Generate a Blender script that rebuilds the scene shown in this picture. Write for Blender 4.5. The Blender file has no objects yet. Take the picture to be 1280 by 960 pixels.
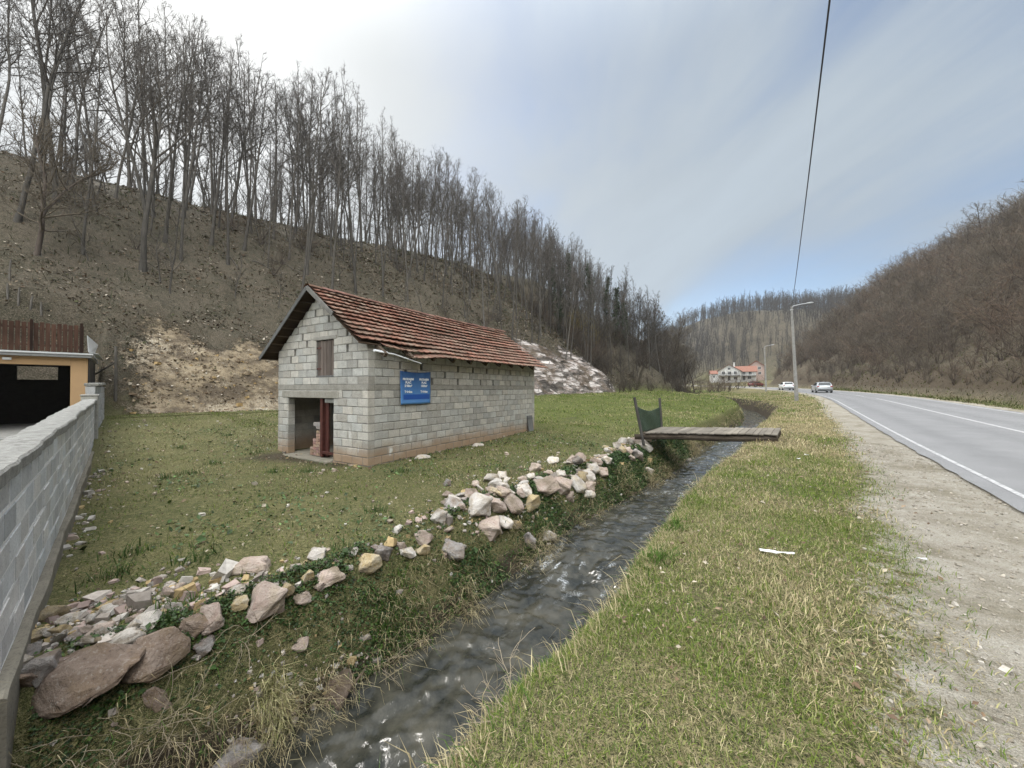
import bpy, bmesh, math, random
import numpy as np
from mathutils import Vector, Matrix
R = math.radians
SC = bpy.context.scene
COL = SC.collection
random.seed(7)
RNG = np.random.default_rng(11)

# ------------------------------------------------------------------ camera, sky, sun, exposure
CAMZ, FPX, HORIZON = 1.5, 470.0, 485.0
cam = bpy.data.objects.new('camera', bpy.data.cameras.new('camera'))
COL.objects.link(cam)
cam.location = (0, 0, CAMZ)
cam.rotation_euler = (R(90) + math.atan((HORIZON - 480) / FPX), 0, 0)
cam.data.sensor_width = 36.0
cam.data.lens = FPX / 1280 * 36.0
cam.data.clip_start, cam.data.clip_end = 0.05, 3000
SC.camera = cam

SUN_AZ, SUN_EL = R(-43), R(38)          # azimuth from +Y towards +X
sun_dir = Vector((math.sin(SUN_AZ) * math.cos(SUN_EL), math.cos(SUN_AZ) * math.cos(SUN_EL), math.sin(SUN_EL)))
sl = bpy.data.lights.new('sun', 'SUN')
sl.energy, sl.angle, sl.color = 2.0, R(12), (1.0, 0.965, 0.92)
so = bpy.data.objects.new('sun', sl)
COL.objects.link(so)
so.rotation_euler = (-sun_dir).to_track_quat('-Z', 'Y').to_euler()
so.location = sun_dir * 60

SC.view_settings.view_transform = 'Standard'
SC.view_settings.look = 'None'
SC.view_settings.exposure = 1.1
SC.view_settings.gamma = 1.0
SC.render.engine = 'CYCLES'
SC.cycles.max_bounces, SC.cycles.diffuse_bounces, SC.cycles.glossy_bounces = 5, 1, 2
SC.cycles.volume_bounces = 0
SC.view_settings.use_curve_mapping = False


class G:
    """small helper to write node graphs"""
    def __init__(self, tree):
        self.t = tree
        self.N = tree.nodes
        self.L = tree.links

    def n(self, typ, ins=None, **props):
        nd = self.N.new(typ)
        for k, v in props.items():
            setattr(nd, k, v)
        for k, v in (ins or {}).items():
            s = nd.inputs[k]
            if isinstance(v, bpy.types.NodeSocket):
                self.L.new(v, s)
            elif v is not None:
                if s.type == 'RGBA' and not isinstance(v, (float, int)) and len(v) == 3:
                    v = (*v, 1)
                s.default_value = v
        return nd

    def math(self, op, a, b=0.5, c=None, clamp=False):
        ins = {0: a, 1: b}
        if c is not None:
            ins[2] = c
        return self.n('ShaderNodeMath', ins, operation=op, use_clamp=clamp).outputs[0]

    def mix(self, f, a, b, blend='MIX'):
        nd = self.n('ShaderNodeMix', None, data_type='RGBA', blend_type=blend)
        for s, v in ((nd.inputs[0], f), (nd.inputs[6], a), (nd.inputs[7], b)):
            if isinstance(v, bpy.types.NodeSocket):
                self.L.new(v, s)
            else:
                s.default_value = v if isinstance(v, (int, float)) else (*v[:3], 1)
        return nd.outputs[2]

    def noise(self, scale, vec=None, detail=4, rough=0.55, dist=0.0, out=0):
        return self.n('ShaderNodeTexNoise', {'Scale': scale, 'Detail': detail, 'Roughness': rough, 'Distortion': dist, 'Vector': vec}).outputs[out]

    def vor(self, scale, vec=None, out=0, feature='F1', rand=1.0):
        return self.n('ShaderNodeTexVoronoi', {'Scale': scale, 'Vector': vec, 'Randomness': rand}, feature=feature).outputs[out]

    def ramp(self, f, stops, interp='LINEAR'):
        nd = self.n('ShaderNodeValToRGB', {0: f})
        cr = nd.color_ramp
        cr.interpolation = interp
        while len(cr.elements) < len(stops):
            cr.elements.new(0.5)
        for e, (p, c) in zip(cr.elements, stops):
            e.position = p
            e.color = (c, c, c, 1) if isinstance(c, (int, float)) else (*c, 1)
        return nd.outputs[0]

    def map(self, f, a, b, c=0.0, d=1.0, smooth=False):
        return self.n('ShaderNodeMapRange', {0: f, 1: a, 2: b, 3: c, 4: d}, interpolation_type='SMOOTHSTEP' if smooth else 'LINEAR').outputs[0]

    def attr(self, name, out=0):
        return self.n('ShaderNodeAttribute', None, attribute_name=name).outputs[out]

    def sep(self, v):
        return self.n('ShaderNodeSeparateXYZ', {0: v}).outputs

    def sepc(self, v):
        return self.n('ShaderNodeSeparateColor', {0: v}).outputs

    def scalev(self, v, s):
        return self.n('ShaderNodeVectorMath', {0: v, 1: s}, operation='MULTIPLY').outputs[0]

    def bump(self, h, strength=0.5, dist=0.02, normal=None):
        return self.n('ShaderNodeBump', {'Height': h, 'Strength': strength, 'Distance': dist, 'Normal': normal}).outputs[0]


def material(name):
    m = bpy.data.materials.new(name)
    m.use_nodes = True
    g = G(m.node_tree)
    g.N.clear()
    out = g.n('ShaderNodeOutputMaterial')
    b = g.n('ShaderNodeBsdfPrincipled')
    g.L.new(b.outputs[0], out.inputs[0])
    g.b = b
    g.obj = g.n('ShaderNodeTexCoord').outputs['Object']

    def setp(**kw):
        names = {'color': 'Base Color', 'rough': 'Roughness', 'metal': 'Metallic', 'normal': 'Normal', 'spec': 'Specular IOR Level', 'alpha': 'Alpha', 'trans': 'Transmission Weight', 'coat': 'Coat Weight', 'sss': 'Subsurface Weight', 'ior': 'IOR'}
        for k, v in kw.items():
            s = b.inputs[names[k]]
            if isinstance(v, bpy.types.NodeSocket):
                g.L.new(v, s)
            else:
                if s.type == 'RGBA' and len(v) == 3:
                    v = (*v, 1)
                s.default_value = v
    g.set = setp
    return m, g


# world: sky texture under thin procedural cloud
W = bpy.data.worlds.new('World')
SC.world = W
W.use_nodes = True
g = G(W.node_tree)
g.N.clear()
wo = g.n('ShaderNodeOutputWorld')
bg = g.n('ShaderNodeBackground')
g.L.new(bg.outputs[0], wo.inputs[0])
SKY = 0.1
bg.inputs[1].default_value = SKY
sky = g.n('ShaderNodeTexSky', None, sky_type='NISHITA')
sky.sun_disc = False
sky.sun_elevation = SUN_EL
sky.sun_rotation = SUN_AZ
sky.altitude, sky.air_density, sky.dust_density, sky.ozone_density = 300, 1.0, 1.2, 1.3
gen = g.n('ShaderNodeTexCoord').outputs['Generated']
x, y, z = g.sep(gen)
zz = g.math('ADD', g.math('MAXIMUM', z, 0.0), 0.16)
px = g.math('DIVIDE', x, zz)
py = g.math('DIVIDE', y, zz)
pv = g.n('ShaderNodeCombineXYZ', {0: px, 1: py, 2: 0.3}).outputs[0]
rot = g.n('ShaderNodeMapping', {0: pv, 2: (0, 0, R(28)), 3: (0.85, 0.26, 1)}).outputs[0]
n1 = g.noise(1.25, rot, 7, 0.58, 0.6)
n2 = g.noise(0.55, pv, 4, 0.5, 0.2)
cl = g.math('ADD', g.math('MULTIPLY', n1, 0.55), g.math('MULTIPLY', n2, 0.45))
sd = g.n('ShaderNodeVectorMath', {0: gen, 1: tuple(sun_dir)}, operation='DOT_PRODUCT').outputs['Value']
glow = g.math('POWER', g.math('MAXIMUM', sd, 0.0), 15.0)
glow2 = g.math('POWER', g.math('MAXIMUM', sd, 0.0), 3.6)
cover = g.map(g.math('ADD', cl, g.math('MULTIPLY', glow, 0.35)), 0.36, 0.58, 0.20, 0.97, True)
# a clearer blue gap low down the valley
gapdir = Vector((0.66, 1.0, 0.10)).normalized()
gd = g.n('ShaderNodeVectorMath', {0: gen, 1: tuple(gapdir)}, operation='DOT_PRODUCT').outputs['Value']
gapm = g.map(gd, 0.965, 0.998, 0.0, 0.62, True)
cover = g.math('MULTIPLY', cover, g.math('SUBTRACT', 1.0, gapm))
cb = g.math('ADD', g.math('MULTIPLY', glow2, 1.15), g.math('ADD', 2.6, g.math('MULTIPLY', glow, 1.5)))
cloud = g.mix(g.math('MAXIMUM', glow2, g.math('MAXIMUM', g.map(z, .60, .85, 0, 1, True), g.map(y, .2, -.3, 0, 1, True))), (0.82, 0.94, 1.05), (.985, 1.0, .985))
cs = g.math('MULTIPLY', cb, g.map(n1, 0.32, 0.68, 0.90, 1.12))
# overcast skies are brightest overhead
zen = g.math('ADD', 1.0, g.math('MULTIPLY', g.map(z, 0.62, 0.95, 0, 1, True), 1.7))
back = g.math('ADD', 1.0, g.math('MULTIPLY', g.map(y, 0.12, -0.45, 0, 1, True), 5.4))  # added fill: unseen sky behind the camera brightened to light walls facing it
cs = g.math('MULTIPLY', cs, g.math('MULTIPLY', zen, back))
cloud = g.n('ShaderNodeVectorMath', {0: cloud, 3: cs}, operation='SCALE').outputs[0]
skyc = g.n('ShaderNodeVectorMath', {0: sky.outputs[0], 3: 0.86}, operation='SCALE').outputs[0]
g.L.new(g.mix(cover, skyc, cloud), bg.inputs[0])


# ------------------------------------------------------------------ numeric helpers
def smooth(a, b, x):  # works for a > b too
    t = np.clip((np.asarray(x, float) - a) / (b - a), 0, 1)
    return t * t * (3 - 2 * t)


def _hash(ix, iy, seed):
    n = (ix.astype(np.int64) * 374761393 + iy.astype(np.int64) * 668265263 + seed * 974711) & 0xffffffff
    n = ((n ^ (n >> 13)) * 1274126177) & 0xffffffff
    n = (n ^ (n >> 16)) & 0xffffffff
    return n / 4294967295.0


def vnoise(x, y, seed=0):
    x, y = np.asarray(x, float), np.asarray(y, float)
    ix, iy = np.floor(x), np.floor(y)
    fx, fy = x - ix, y - iy
    fx, fy = fx * fx * (3 - 2 * fx), fy * fy * (3 - 2 * fy)
    a, b = _hash(ix, iy, seed), _hash(ix + 1, iy, seed)
    c, d = _hash(ix, iy + 1, seed), _hash(ix + 1, iy + 1, seed)
    return (a + (b - a) * fx) * (1 - fy) + (c + (d - c) * fx) * fy


def fbm(x, y, octv=4, seed=0):
    r, amp, tot = 0, 1.0, 0
    for k in range(octv):
        r = r + amp * (vnoise(x * 2 ** k, y * 2 ** k, seed + k * 17) - 0.5)
        tot += amp
        amp *= 0.5
    return r / tot * 2           # about -1..1


# ------------------------------------------------------------------ the valley: s runs along the road, o across it (right positive)
TH = R(37.45)
DX, DY = math.sin(TH), math.cos(TH)
RAD, S0, S1 = 200.0, 40.0, 190.0
P0 = np.array([S0 * DX, S0 * DY])
CEN = P0 + RAD * np.array([-DY, DX])


def xy(s, o):
    s, o = np.broadcast_arrays(np.asarray(s, float), np.asarray(o, float))
    ph = np.clip((s - S0) / RAD, 0, (S1 - S0) / RAD)
    c, sn = np.cos(ph), np.sin(ph)
    nx, ny = c * DY + sn * DX, sn * DY - c * DX        # right normal turned left by ph
    dx, dy = c * DX - sn * DY, sn * DX + c * DY
    ex = np.where(s < S0, s - S0, np.where(s > S1, s - S1, 0))
    X = np.where(s < S0, P0[0] + (s - S0) * DX + o * DY, CEN[0] + (RAD + o) * nx + ex * dx)
    Y = np.where(s < S0, P0[1] + (s - S0) * DY - o * DX, CEN[1] + (RAD + o) * ny + ex * dy)
    return X, Y


def so_of(X, Y):
    X, Y = np.asarray(X, float), np.asarray(Y, float)
    s1 = X * DX + Y * DY
    o1 = X * DY - Y * DX
    vx, vy = X - CEN[0], Y - CEN[1]
    nx, ny = DY, -DX
    ph = np.arctan2(nx * vy - ny * vx, nx * vx + ny * vy)
    rr = np.hypot(vx, vy)
    phm = (S1 - S0) / RAD
    c, sn = math.cos(phm), math.sin(phm)
    n2x, n2y = c * DY + sn * DX, sn * DY - c * DX
    d2x, d2y = c * DX - sn * DY, sn * DX + c * DY
    s3 = S1 + vx * d2x + vy * d2y
    o3 = vx * n2x + vy * n2y - RAD
    arc_s, arc_o = S0 + RAD * ph, rr - RAD
    s = np.where(s1 < S0, s1, np.where(ph > phm, s3, arc_s))
    o = np.where(s1 < S0, o1, np.where(ph > phm, o3, arc_o))
    return s, o


def zroad(s):
    s = np.minimum(s, 170)
    return 0.0165 * (np.sqrt((s - 15) ** 2 + 25) + (s - 15)) / 2 - 0.0165 * 1.0


def ocs(s):                                               # stream centre line
    k = np.clip(s - 29, 0, 38)
    return -2.62 - 0.0064 * k ** 2 + 0.10 * np.sin(s * 0.55 + 0.7) * smooth(0, 3, s) - np.clip(s - 63, 0, 200) * 0.05


def zwater(s):
    return -1.33 + 0.012 * np.maximum(s - 12, 0) - 0.09 * (1 - smooth(5.1, 5.8, s))


def obase(s):                                             # foot of the left hill
    return -21.0 + 1.3 * fbm(s / 9.0, 0 * s, 3, 5) + 0.5 * np.clip(s - 62, 0, 12)


def obr(s):                                               # foot of the right hill
    return 10.9 + 0.7 * fbm(s / 7.0, 3 + 0 * s, 3, 9) + 60 * smooth(122, 174, s)


def zfield(s, o):
    z = -0.42 + 0.020 * np.clip(s - 9, 0, 55) + 0.85 * smooth(-10.5, -22, o) * (1 - 0.5 * smooth(15, 60, s))
    return z + 0.05 * fbm(s / 2.1, o / 2.1, 4, 21)


def softmin(a, b, k=2.0):
    m = np.minimum(a, b)
    return m - k * np.log(np.exp(-(a - m) / k) + np.exp(-(b - m) / k))


def bank_left(s):
    return 1.72 + 0.28 * fbm(s / 1.9, 7 + 0 * s, 3, 31) - 0.35 * smooth(14, 20, s)


def bank_right(s):
    return 1.50 + 0.20 * fbm(s / 1.5, 17 + 0 * s, 3, 33) + 0.5 * smooth(22, 40, s)


def Z(s, o):
    s, o = np.broadcast_arrays(np.asarray(s, float), np.asarray(o, float))
    q = o - ocs(s)
    zr, zw = zroad(s), zwater(s)
    wv = smooth(-0.6, 2.1, o)
    zv = (-0.03 + zr * 0.5) * (1 - wv) + (zr - 0.035) * wv + 0.035 * fbm(s / 0.9, o / 0.9, 4, 41) * (1 - smooth(1.7, 2.2, o)) - 0.05 * smooth(-0.5, -1.3, o)
    zf = zfield(s, o)
    wr, wl = 0.80 + 0.10 * fbm(s / 0.8, 1 + 0 * s, 3, 51), 0.80 + 0.12 * fbm(s / 0.8, 5 + 0 * s, 3, 52)
    br, bl = bank_right(s), bank_left(s)
    tr = np.clip((q - wr) / (br - wr), 0, 1)
    tl = np.clip((-q - wl) / (bl - wl), 0, 1)
    rough = 0.10 * fbm(s / 0.55, o / 0.55, 4, 61)
    cr = np.sin(tr * math.pi / 2) ** 0.9
    cl_ = 0.35 * tl + 0.65 * smooth(0, 1, tl) + 0.10 * np.sin(tl * math.pi)
    z = np.where(q > 0, (zw - 0.12) * (1 - cr) + zv * cr + rough * np.sin(tr * math.pi), (zw - 0.12) * (1 - cl_) + zf * cl_ + rough * np.sin(tl * math.pi) * 1.2)
    bed = zw - 0.13 - 0.10 * (1 - np.clip(np.abs(q) / 0.72, 0, 1) ** 2) + 0.05 * fbm(s / 0.3, o / 0.3, 3, 71)
    z = np.where((q < wr) & (q > -wl), np.minimum(bed, z), z)
    # road bed and its far shoulder
    z = np.where(o > 2.1, zr - 0.035, z)
    sh = smooth(8.9, 9.6, o)
    z = np.where(o > 8.8, zr - 0.035 + sh * (0.06 + 0.05 * fbm(s / 0.8, o / 0.8, 4, 43)), z)
    # left hill
    d = obase(s) - o
    dp = np.maximum(d, 0)
    H = 17.5 + 7.5 * smooth(-6, 60, s) - 6 * smooth(110, 170, s)
    f = softmin(0.86 * dp + 0.9 * smooth(0, 2.2, dp) - 0.02 * dp, np.full_like(dp, 1.0) * H)
    f0 = softmin(np.zeros(1), np.full(1, 20.0))
    lump = smooth(1, 7, dp) * (0.75 * fbm(s / 7.5, o / 7.5, 4, 81) + 0.16 * fbm(s / 1.1, o / 1.1, 3, 83))
    crag = smooth(0.2, 1.5, dp) * (1 - smooth(7, 10, dp)) * (0.55 * smooth(17, 22, s) * (1 - smooth(50, 58, s)) + 0.28 * (1 - smooth(13, 18, s)))
    cg = fbm((s + 0.8 * dp) / 1.7, (o - 0.3 * s) / 1.1, 5, 91)
    z = np.where(d > 0, z + np.maximum(f - f0, 0) + lump + crag * cg * 1.3, z)
    # right hill
    e = np.maximum(o - obr(s), 0)
    HR = 37 - 11 * smooth(80, 165, s)
    fr = np.maximum(softmin(0.92 * e + 0.9 * smooth(0, 1.8, e), np.full_like(e, 1.0) * HR) - f0, 0)
    z = z + np.where(e > 0, fr + smooth(0.5, 6, e) * (0.8 * fbm(s / 8, o / 8, 4, 101) + 0.2 * fbm(s / 1.3, o / 1.3, 3, 103)), 0)
    # valley floor widening beyond the bend, and the far wooded hill
    X, Y = xy(s, o)
    # level yard of the garage, left of the garden wall
    tw, dw_ = -X * 0.7217 + Y * 0.6922, X * 0.6922 + Y * 0.7217
    yard = smooth(-0.55, -0.75, dw_) * smooth(26.5, 24.0, tw) * smooth(-3, 3, tw)
    z = z * (1 - yard) + 0.02 * yard
    z = z + 0.06 * np.maximum(o - 11, 0) * smooth(105, 150, s) * (1 - smooth(60, 80, o))
    far = smooth(205, 305, Y + 0.22 * X) * (1 - smooth(420, 700, Y))
    z = z + far * (27 + 4 * fbm(X / 60, Y / 60, 3, 111)) * smooth(110, 150, s)
    return z


def Zxy(X, Y):
    s, o = so_of(X, Y)
    return Z(s, o)


def ray(px, py):
    th = math.atan((HORIZON - 480) / FPX)
    a, b = (np.asarray(px, float) - 640) / FPX, (480 - np.asarray(py, float)) / FPX
    dy = math.cos(th) - b * math.sin(th)
    dz = math.sin(th) + b * math.cos(th)
    return a, dy, dz


def ground(px, py, tmax=400.0):
    """where the sight line through a photo pixel meets the terrain: x, y, z"""
    a, dy, dz = ray(px, py)
    t = 0.8 * (1.02 ** np.arange(320))
    t = t[t < tmax]
    hh = CAMZ + dz * t - Zxy(a * t, dy * t)
    k = np.argmax(hh < 0)
    if hh[k] >= 0:
        return None
    t0, t1 = t[k - 1], t[k]
    for _ in range(2):
        tt = np.linspace(t0, t1, 17)
        k = max(1, int(np.argmax(CAMZ + dz * tt - Zxy(a * tt, dy * tt) < 0)))
        t0, t1 = tt[k - 1], tt[k]
    return float(a * t1), float(dy * t1), float(CAMZ + dz * t1)


# ------------------------------------------------------------------ mesh helpers
def tag(o, label=None, cat=None, group=None, kind=None):
    if label: o['label'] = label
    if cat: o['category'] = cat
    if group: o['group'] = group
    if kind: o['kind'] = kind
    return o


def empty(name, loc=(0, 0, 0), rz=0.0, label=None, cat=None, group=None):
    o = bpy.data.objects.new(name, None)
    COL.objects.link(o)
    o.location = loc
    o.rotation_euler = (0, 0, rz)
    o.empty_display_size = 0.2
    return tag(o, label, cat, group)


def link(name, me, parent=None, loc=None):
    o = bpy.data.objects.new(name, me)
    COL.objects.link(o)
    if parent: o.parent = parent
    if loc is not None: o.location = loc
    return o


def np_mesh(name, V, loops, starts, totals, mats, col=None, smooth_=False, midx=None, extra=None):
    me = bpy.data.meshes.new(name)
    V = np.asarray(V, np.float32)
    me.vertices.add(len(V))
    me.vertices.foreach_set('co', V.ravel())
    me.loops.add(len(loops))
    me.loops.foreach_set('vertex_index', np.asarray(loops, np.int32))
    me.polygons.add(len(starts))
    me.polygons.foreach_set('loop_start', np.asarray(starts, np.int32))
    try:
        me.polygons.foreach_set('loop_total', np.asarray(totals, np.int32))
    except Exception:
        pass
    for m in (mats if isinstance(mats, (list, tuple)) else [mats]):
        me.materials.append(m)
    if midx is not None:
        me.polygons.foreach_set('material_index', np.asarray(midx, np.int32))
    me.polygons.foreach_set('use_smooth', np.full(len(starts), bool(smooth_)))
    if col is not None:
        for an, c in (col.items() if isinstance(col, dict) else [('col', col)]):
            at = me.attributes.new(an, 'FLOAT_COLOR', 'POINT')
            c = np.asarray(c, np.float32)
            if c.shape[1] == 3:
                c = np.concatenate([c, np.ones((len(c), 1), np.float32)], 1)
            at.data.foreach_set('color', c.ravel())
    me.update(calc_edges=True)
    return me


class MB:
    """collects polygons for one mesh"""
    def __init__(self):
        self.v, self.f, self.c, self.mi = [], [], [], []
        self.cur = (1, 1, 1)
        self.m = 0

    def vert(self, p):
        self.v.append(tuple(p))
        self.c.append(self.cur)
        return len(self.v) - 1

    def face(self, *pts):
        ids = [self.vert(p) for p in pts]
        self.f.append(ids)
        self.mi.append(self.m)

    def box(self, c, half, M=None, ch=0.0):
        """box; ch = chamfer of all twelve edges"""
        cx, cy, cz = c
        hx, hy, hz = half
        T = (lambda p: M @ Vector(p)) if M is not None else (lambda p: p)
        if ch <= 0:
            ids = [self.vert(T((cx + a * hx, cy + b * hy, cz + d * hz))) for a in (-1, 1) for b in (-1, 1) for d in (-1, 1)]
            for q in ((0, 1, 3, 2), (4, 6, 7, 5), (0, 4, 5, 1), (2, 3, 7, 6), (0, 2, 6, 4), (1, 5, 7, 3)):
                self.f.append([ids[k] for k in q])
                self.mi.append(self.m)
            return
        ch = min(ch, hx * .9, hy * .9, hz * .9)
        idx = {}
        for a in (-1, 1):
            for b in (-1, 1):
                for d in (-1, 1):
                    idx[a, b, d, 0] = self.vert(T((cx + a * hx, cy + b * (hy - ch), cz + d * (hz - ch))))
                    idx[a, b, d, 1] = self.vert(T((cx + a * (hx - ch), cy + b * hy, cz + d * (hz - ch))))
                    idx[a, b, d, 2] = self.vert(T((cx + a * (hx - ch), cy + b * (hy - ch), cz + d * hz)))
        F = []
        for a in (-1, 1):
            F.append([idx[a, -1, -1, 0], idx[a, 1, -1, 0], idx[a, 1, 1, 0], idx[a, -1, 1, 0]][::a])
            F.append([idx[-1, a, -1, 1], idx[-1, a, 1, 1], idx[1, a, 1, 1], idx[1, a, -1, 1]][::a])
            F.append([idx[-1, -1, a, 2], idx[1, -1, a, 2], idx[1, 1, a, 2], idx[-1, 1, a, 2]][::a])
            for b in (-1, 1):
                s_ = a * b
                F.append([idx[a, b, -1, 0], idx[a, b, -1, 1], idx[a, b, 1, 1], idx[a, b, 1, 0]][::s_])
                F.append([idx[a, -1, b, 0], idx[a, 1, b, 0], idx[a, 1, b, 2], idx[a, -1, b, 2]][::s_])
                F.append([idx[-1, a, b, 1], idx[-1, a, b, 2], idx[1, a, b, 2], idx[1, a, b, 1]][::s_])
                for d in (-1, 1):
                    F.append([idx[a, b, d, 0], idx[a, b, d, 1], idx[a, b, d, 2]][::a * b * d])
        for q in F:
            self.f.append(q)
            self.mi.append(self.m)

    def beam(self, p, q, w, h, ch=0.0, roll=0.0):
        p, q = Vector(p), Vector(q)
        d = q - p
        L = d.length
        rot = d.to_track_quat('X', 'Z').to_matrix().to_4x4()
        M = Matrix.Translation((p + q) / 2) @ rot @ Matrix.Rotation(roll, 4, 'X')
        self.box((0, 0, 0), (L / 2, w / 2, h / 2), M, ch)

    def tube(self, pts, rad, n=8, cap=True):
        pts = [Vector(p) for p in pts]
        rad = [rad] * len(pts) if isinstance(rad, (int, float)) else rad
        rings = []
        up = Vector((0, 0, 1))
        for k, p in enumerate(pts):
            d = (pts[min(k + 1, len(pts) - 1)] - pts[max(k - 1, 0)]).normalized()
            a = d.cross(up if abs(d.z) < 0.95 else Vector((1, 0, 0))).normalized()
            b = a.cross(d)
            rings.append([self.vert(p + (a * math.cos(2 * math.pi * i / n) + b * math.sin(2 * math.pi * i / n)) * rad[k]) for i in range(n)])
        for r0, r1 in zip(rings, rings[1:]):
            for i in range(n):
                j = (i + 1) % n
                self.f.append([r0[i], r0[j], r1[j], r1[i]])
                self.mi.append(self.m)
        if cap:
            self.f.append(rings[0][::-1])
            self.f.append(rings[-1])
            self.mi += [self.m, self.m]

    def lathe(self, prof, n=20, c=(0, 0, 0), axis='Z'):
        rings = []
        for r, z in prof:
            ring = []
            for i in range(n):
                a = 2 * math.pi * i / n
                p = (r * math.cos(a), r * math.sin(a), z)
                if axis == 'X': p = (p[2], p[0], p[1])
                if axis == 'Y': p = (p[0], p[2], p[1])
                ring.append(self.vert((p[0] + c[0], p[1] + c[1], p[2] + c[2])))
            rings.append(ring)
        for r0, r1 in zip(rings, rings[1:]):
            for i in range(n):
                j = (i + 1) % n
                self.f.append([r0[i], r0[j], r1[j], r1[i]])
                self.mi.append(self.m)
        self.f.append(rings[0][::-1])
        self.f.append(rings[-1])
        self.mi += [self.m, self.m]

    def mesh(self, name, mats, smooth_=False, fix=True):
        me = bpy.data.meshes.new(name)
        me.from_pydata(self.v, [], self.f)
        for m in (mats if isinstance(mats, (list, tuple)) else [mats]):
            me.materials.append(m)
        me.polygons.foreach_set('material_index', self.mi)
        at = me.attributes.new('col', 'FLOAT_COLOR', 'POINT')
        at.data.foreach_set('color', np.array([(*c, 1) for c in self.c], np.float32).ravel())
        if fix:
            bm = bmesh.new()
            bm.from_mesh(me)
            bmesh.ops.recalc_face_normals(bm, faces=bm.faces)
            bm.to_mesh(me)
            bm.free()
        me.polygons.foreach_set('use_smooth', [smooth_] * len(me.polygons))
        me.update()
        return me

    def build(self, name, mats, parent=None, smooth_=False, loc=None, fix=True):
        return link(name, self.mesh(name, mats, smooth_, fix), parent, loc)


def copy_tree(o, parent=None):
    c = o.copy()
    COL.objects.link(c)
    if parent: c.parent = parent
    for ch in list(o.children):
        copy_tree(ch, c)
    return c

# ------------------------------------------------------------------ terrain
def grid_axis(parts):
    a = [np.arange(p, q, st) for p, q, st in parts]
    return np.concatenate(a)


SA = grid_axis([(-60, -14, 3.0), (-14, -2, .4), (-2, 9, .11), (9, 20, .2), (20, 62, .34), (62, 120, 1.0), (120, 230, 3.0), (230, 560, 15.0)])
OA = grid_axis([(-145, -60, 6.0), (-60, -31, 1.2), (-31, -20.2, .3), (-20.2, -6, .42), (-6, -3.9, .12), (-3.9, -1.0, .075), (-1.0, 2.0, .12), (2.0, 9.0, .5), (9.0, 13, .25), (13, 50, 1.1), (50, 110, 4.0), (110, 330, 14.0)])
sg, og = np.meshgrid(SA, OA, indexing='ij')
# let the fine columns of the stream follow its bend
foll = smooth(-14, -6, og) * (1 - smooth(-1.0, 1.2, og)) * np.clip(1, 0, 1)
og = og + foll * (ocs(sg) + 2.62) * (1 - 0.0 * sg)
og = np.sort(og, axis=1)
Xg, Yg = xy(sg, og)
Zg = Z(sg, og)
ns, no = sg.shape
gi = np.arange(ns * no).reshape(ns, no)
quads = np.stack([gi[:-1, :-1], gi[:-1, 1:], gi[1:, 1:], gi[1:, :-1]], -1).reshape(-1, 4)[:, ::-1]


def masks(s, o):
    q = o - ocs(s)
    ogr = np.interp(s, [-2, 1, 6.4, 16, 26, 60], [.05, .25, .72, 1.1, 1.1, 1.5])
    n = 0.22 * fbm(s / 1.6, o / .8, 4, 131)
    gravel = smooth(-.5, .55, o - ogr + n) * (o < 3.5) + smooth(9.75, 9.25, o + .3 * n) * (o > 8)
    d, e = obase(s) - o, o - obr(s)
    hill = np.maximum(smooth(-.4, 1.2, d), smooth(-.6, .6, e))
    nn = fbm(s / 3.2, o / 3.2, 3, 137)
    rock = smooth(18, 22, s) * (1 - smooth(50, 58, s)) * smooth(-.3, .4, d) * (1 - smooth(3.2 + 1.5 * smooth(22, 40, s), 7.0, d + 2.5 * nn))
    yel = (1 - smooth(14.5, 18.5, s + 2 * nn)) * smooth(-.9, .2, d + .5 * nn) * (1 - smooth(1.6, 6.4, d + 3.0 * nn)) * smooth(-.5, 6.0, s + 2.2 * nn)
    tr = np.clip((q - .7) / (bank_right(s) - .7), 0, 1)
    tl = np.clip((-q - .7) / (bank_left(s) - .7), 0, 1)
    dirt = np.where(q > 0, 1 - smooth(.55, .9, tr), 1 - smooth(.18 - .1 * nn, .55, tl))
    dirt = np.where((q > 2.4) | (q < -3), 0, dirt)
    dirt = np.maximum(dirt, .8 * smooth(.2, .9, e) * (1 - smooth(1.6, 3.0, e + nn)))
    Xb, Yb = xy(s, o)
    lx, ly = (Xb + 3.49) * .518 + (Yb - 9.10) * .855, -(Xb + 3.49) * .855 + (Yb - 9.10) * .518
    door = smooth(-2.0, -.3, lx + .8 * nn) * (lx < .2) * smooth(-.3, .9, ly) * smooth(4.6, 3.6, ly)
    bare = smooth(.16, .50, fbm(s / 1.5, o / 1.3, 5, 139)) * (o < -4.6) * (o > -20) * (s < 20)
    dirt = np.maximum(dirt, np.maximum(.62 * door, .46 * bare))
    green = (.30 + .55 * smooth(7, 22, s)) * smooth(-3.2, -4.4, o) * (o > -22)
    X, Y = xy(s, o)
    hill = np.maximum(hill, smooth(198, 212, Y + .22 * X) * smooth(100, 130, s))
    green = np.maximum(green, np.exp(-((X - 116) / 17) ** 2 - ((Y - 196) / 11) ** 2) * 1.0)
    return np.stack([np.clip(gravel, 0, 1), hill * (1 - np.exp(-((X - 116) / 17) ** 2 - ((Y - 198) / 11) ** 2)), np.clip(rock, 0, 1)], -1), np.stack([dirt, np.clip(yel, 0, 1), np.clip(green, 0, 1)], -1)


MA, MBm = masks(sg, og)
Nq = len(quads)

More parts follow.
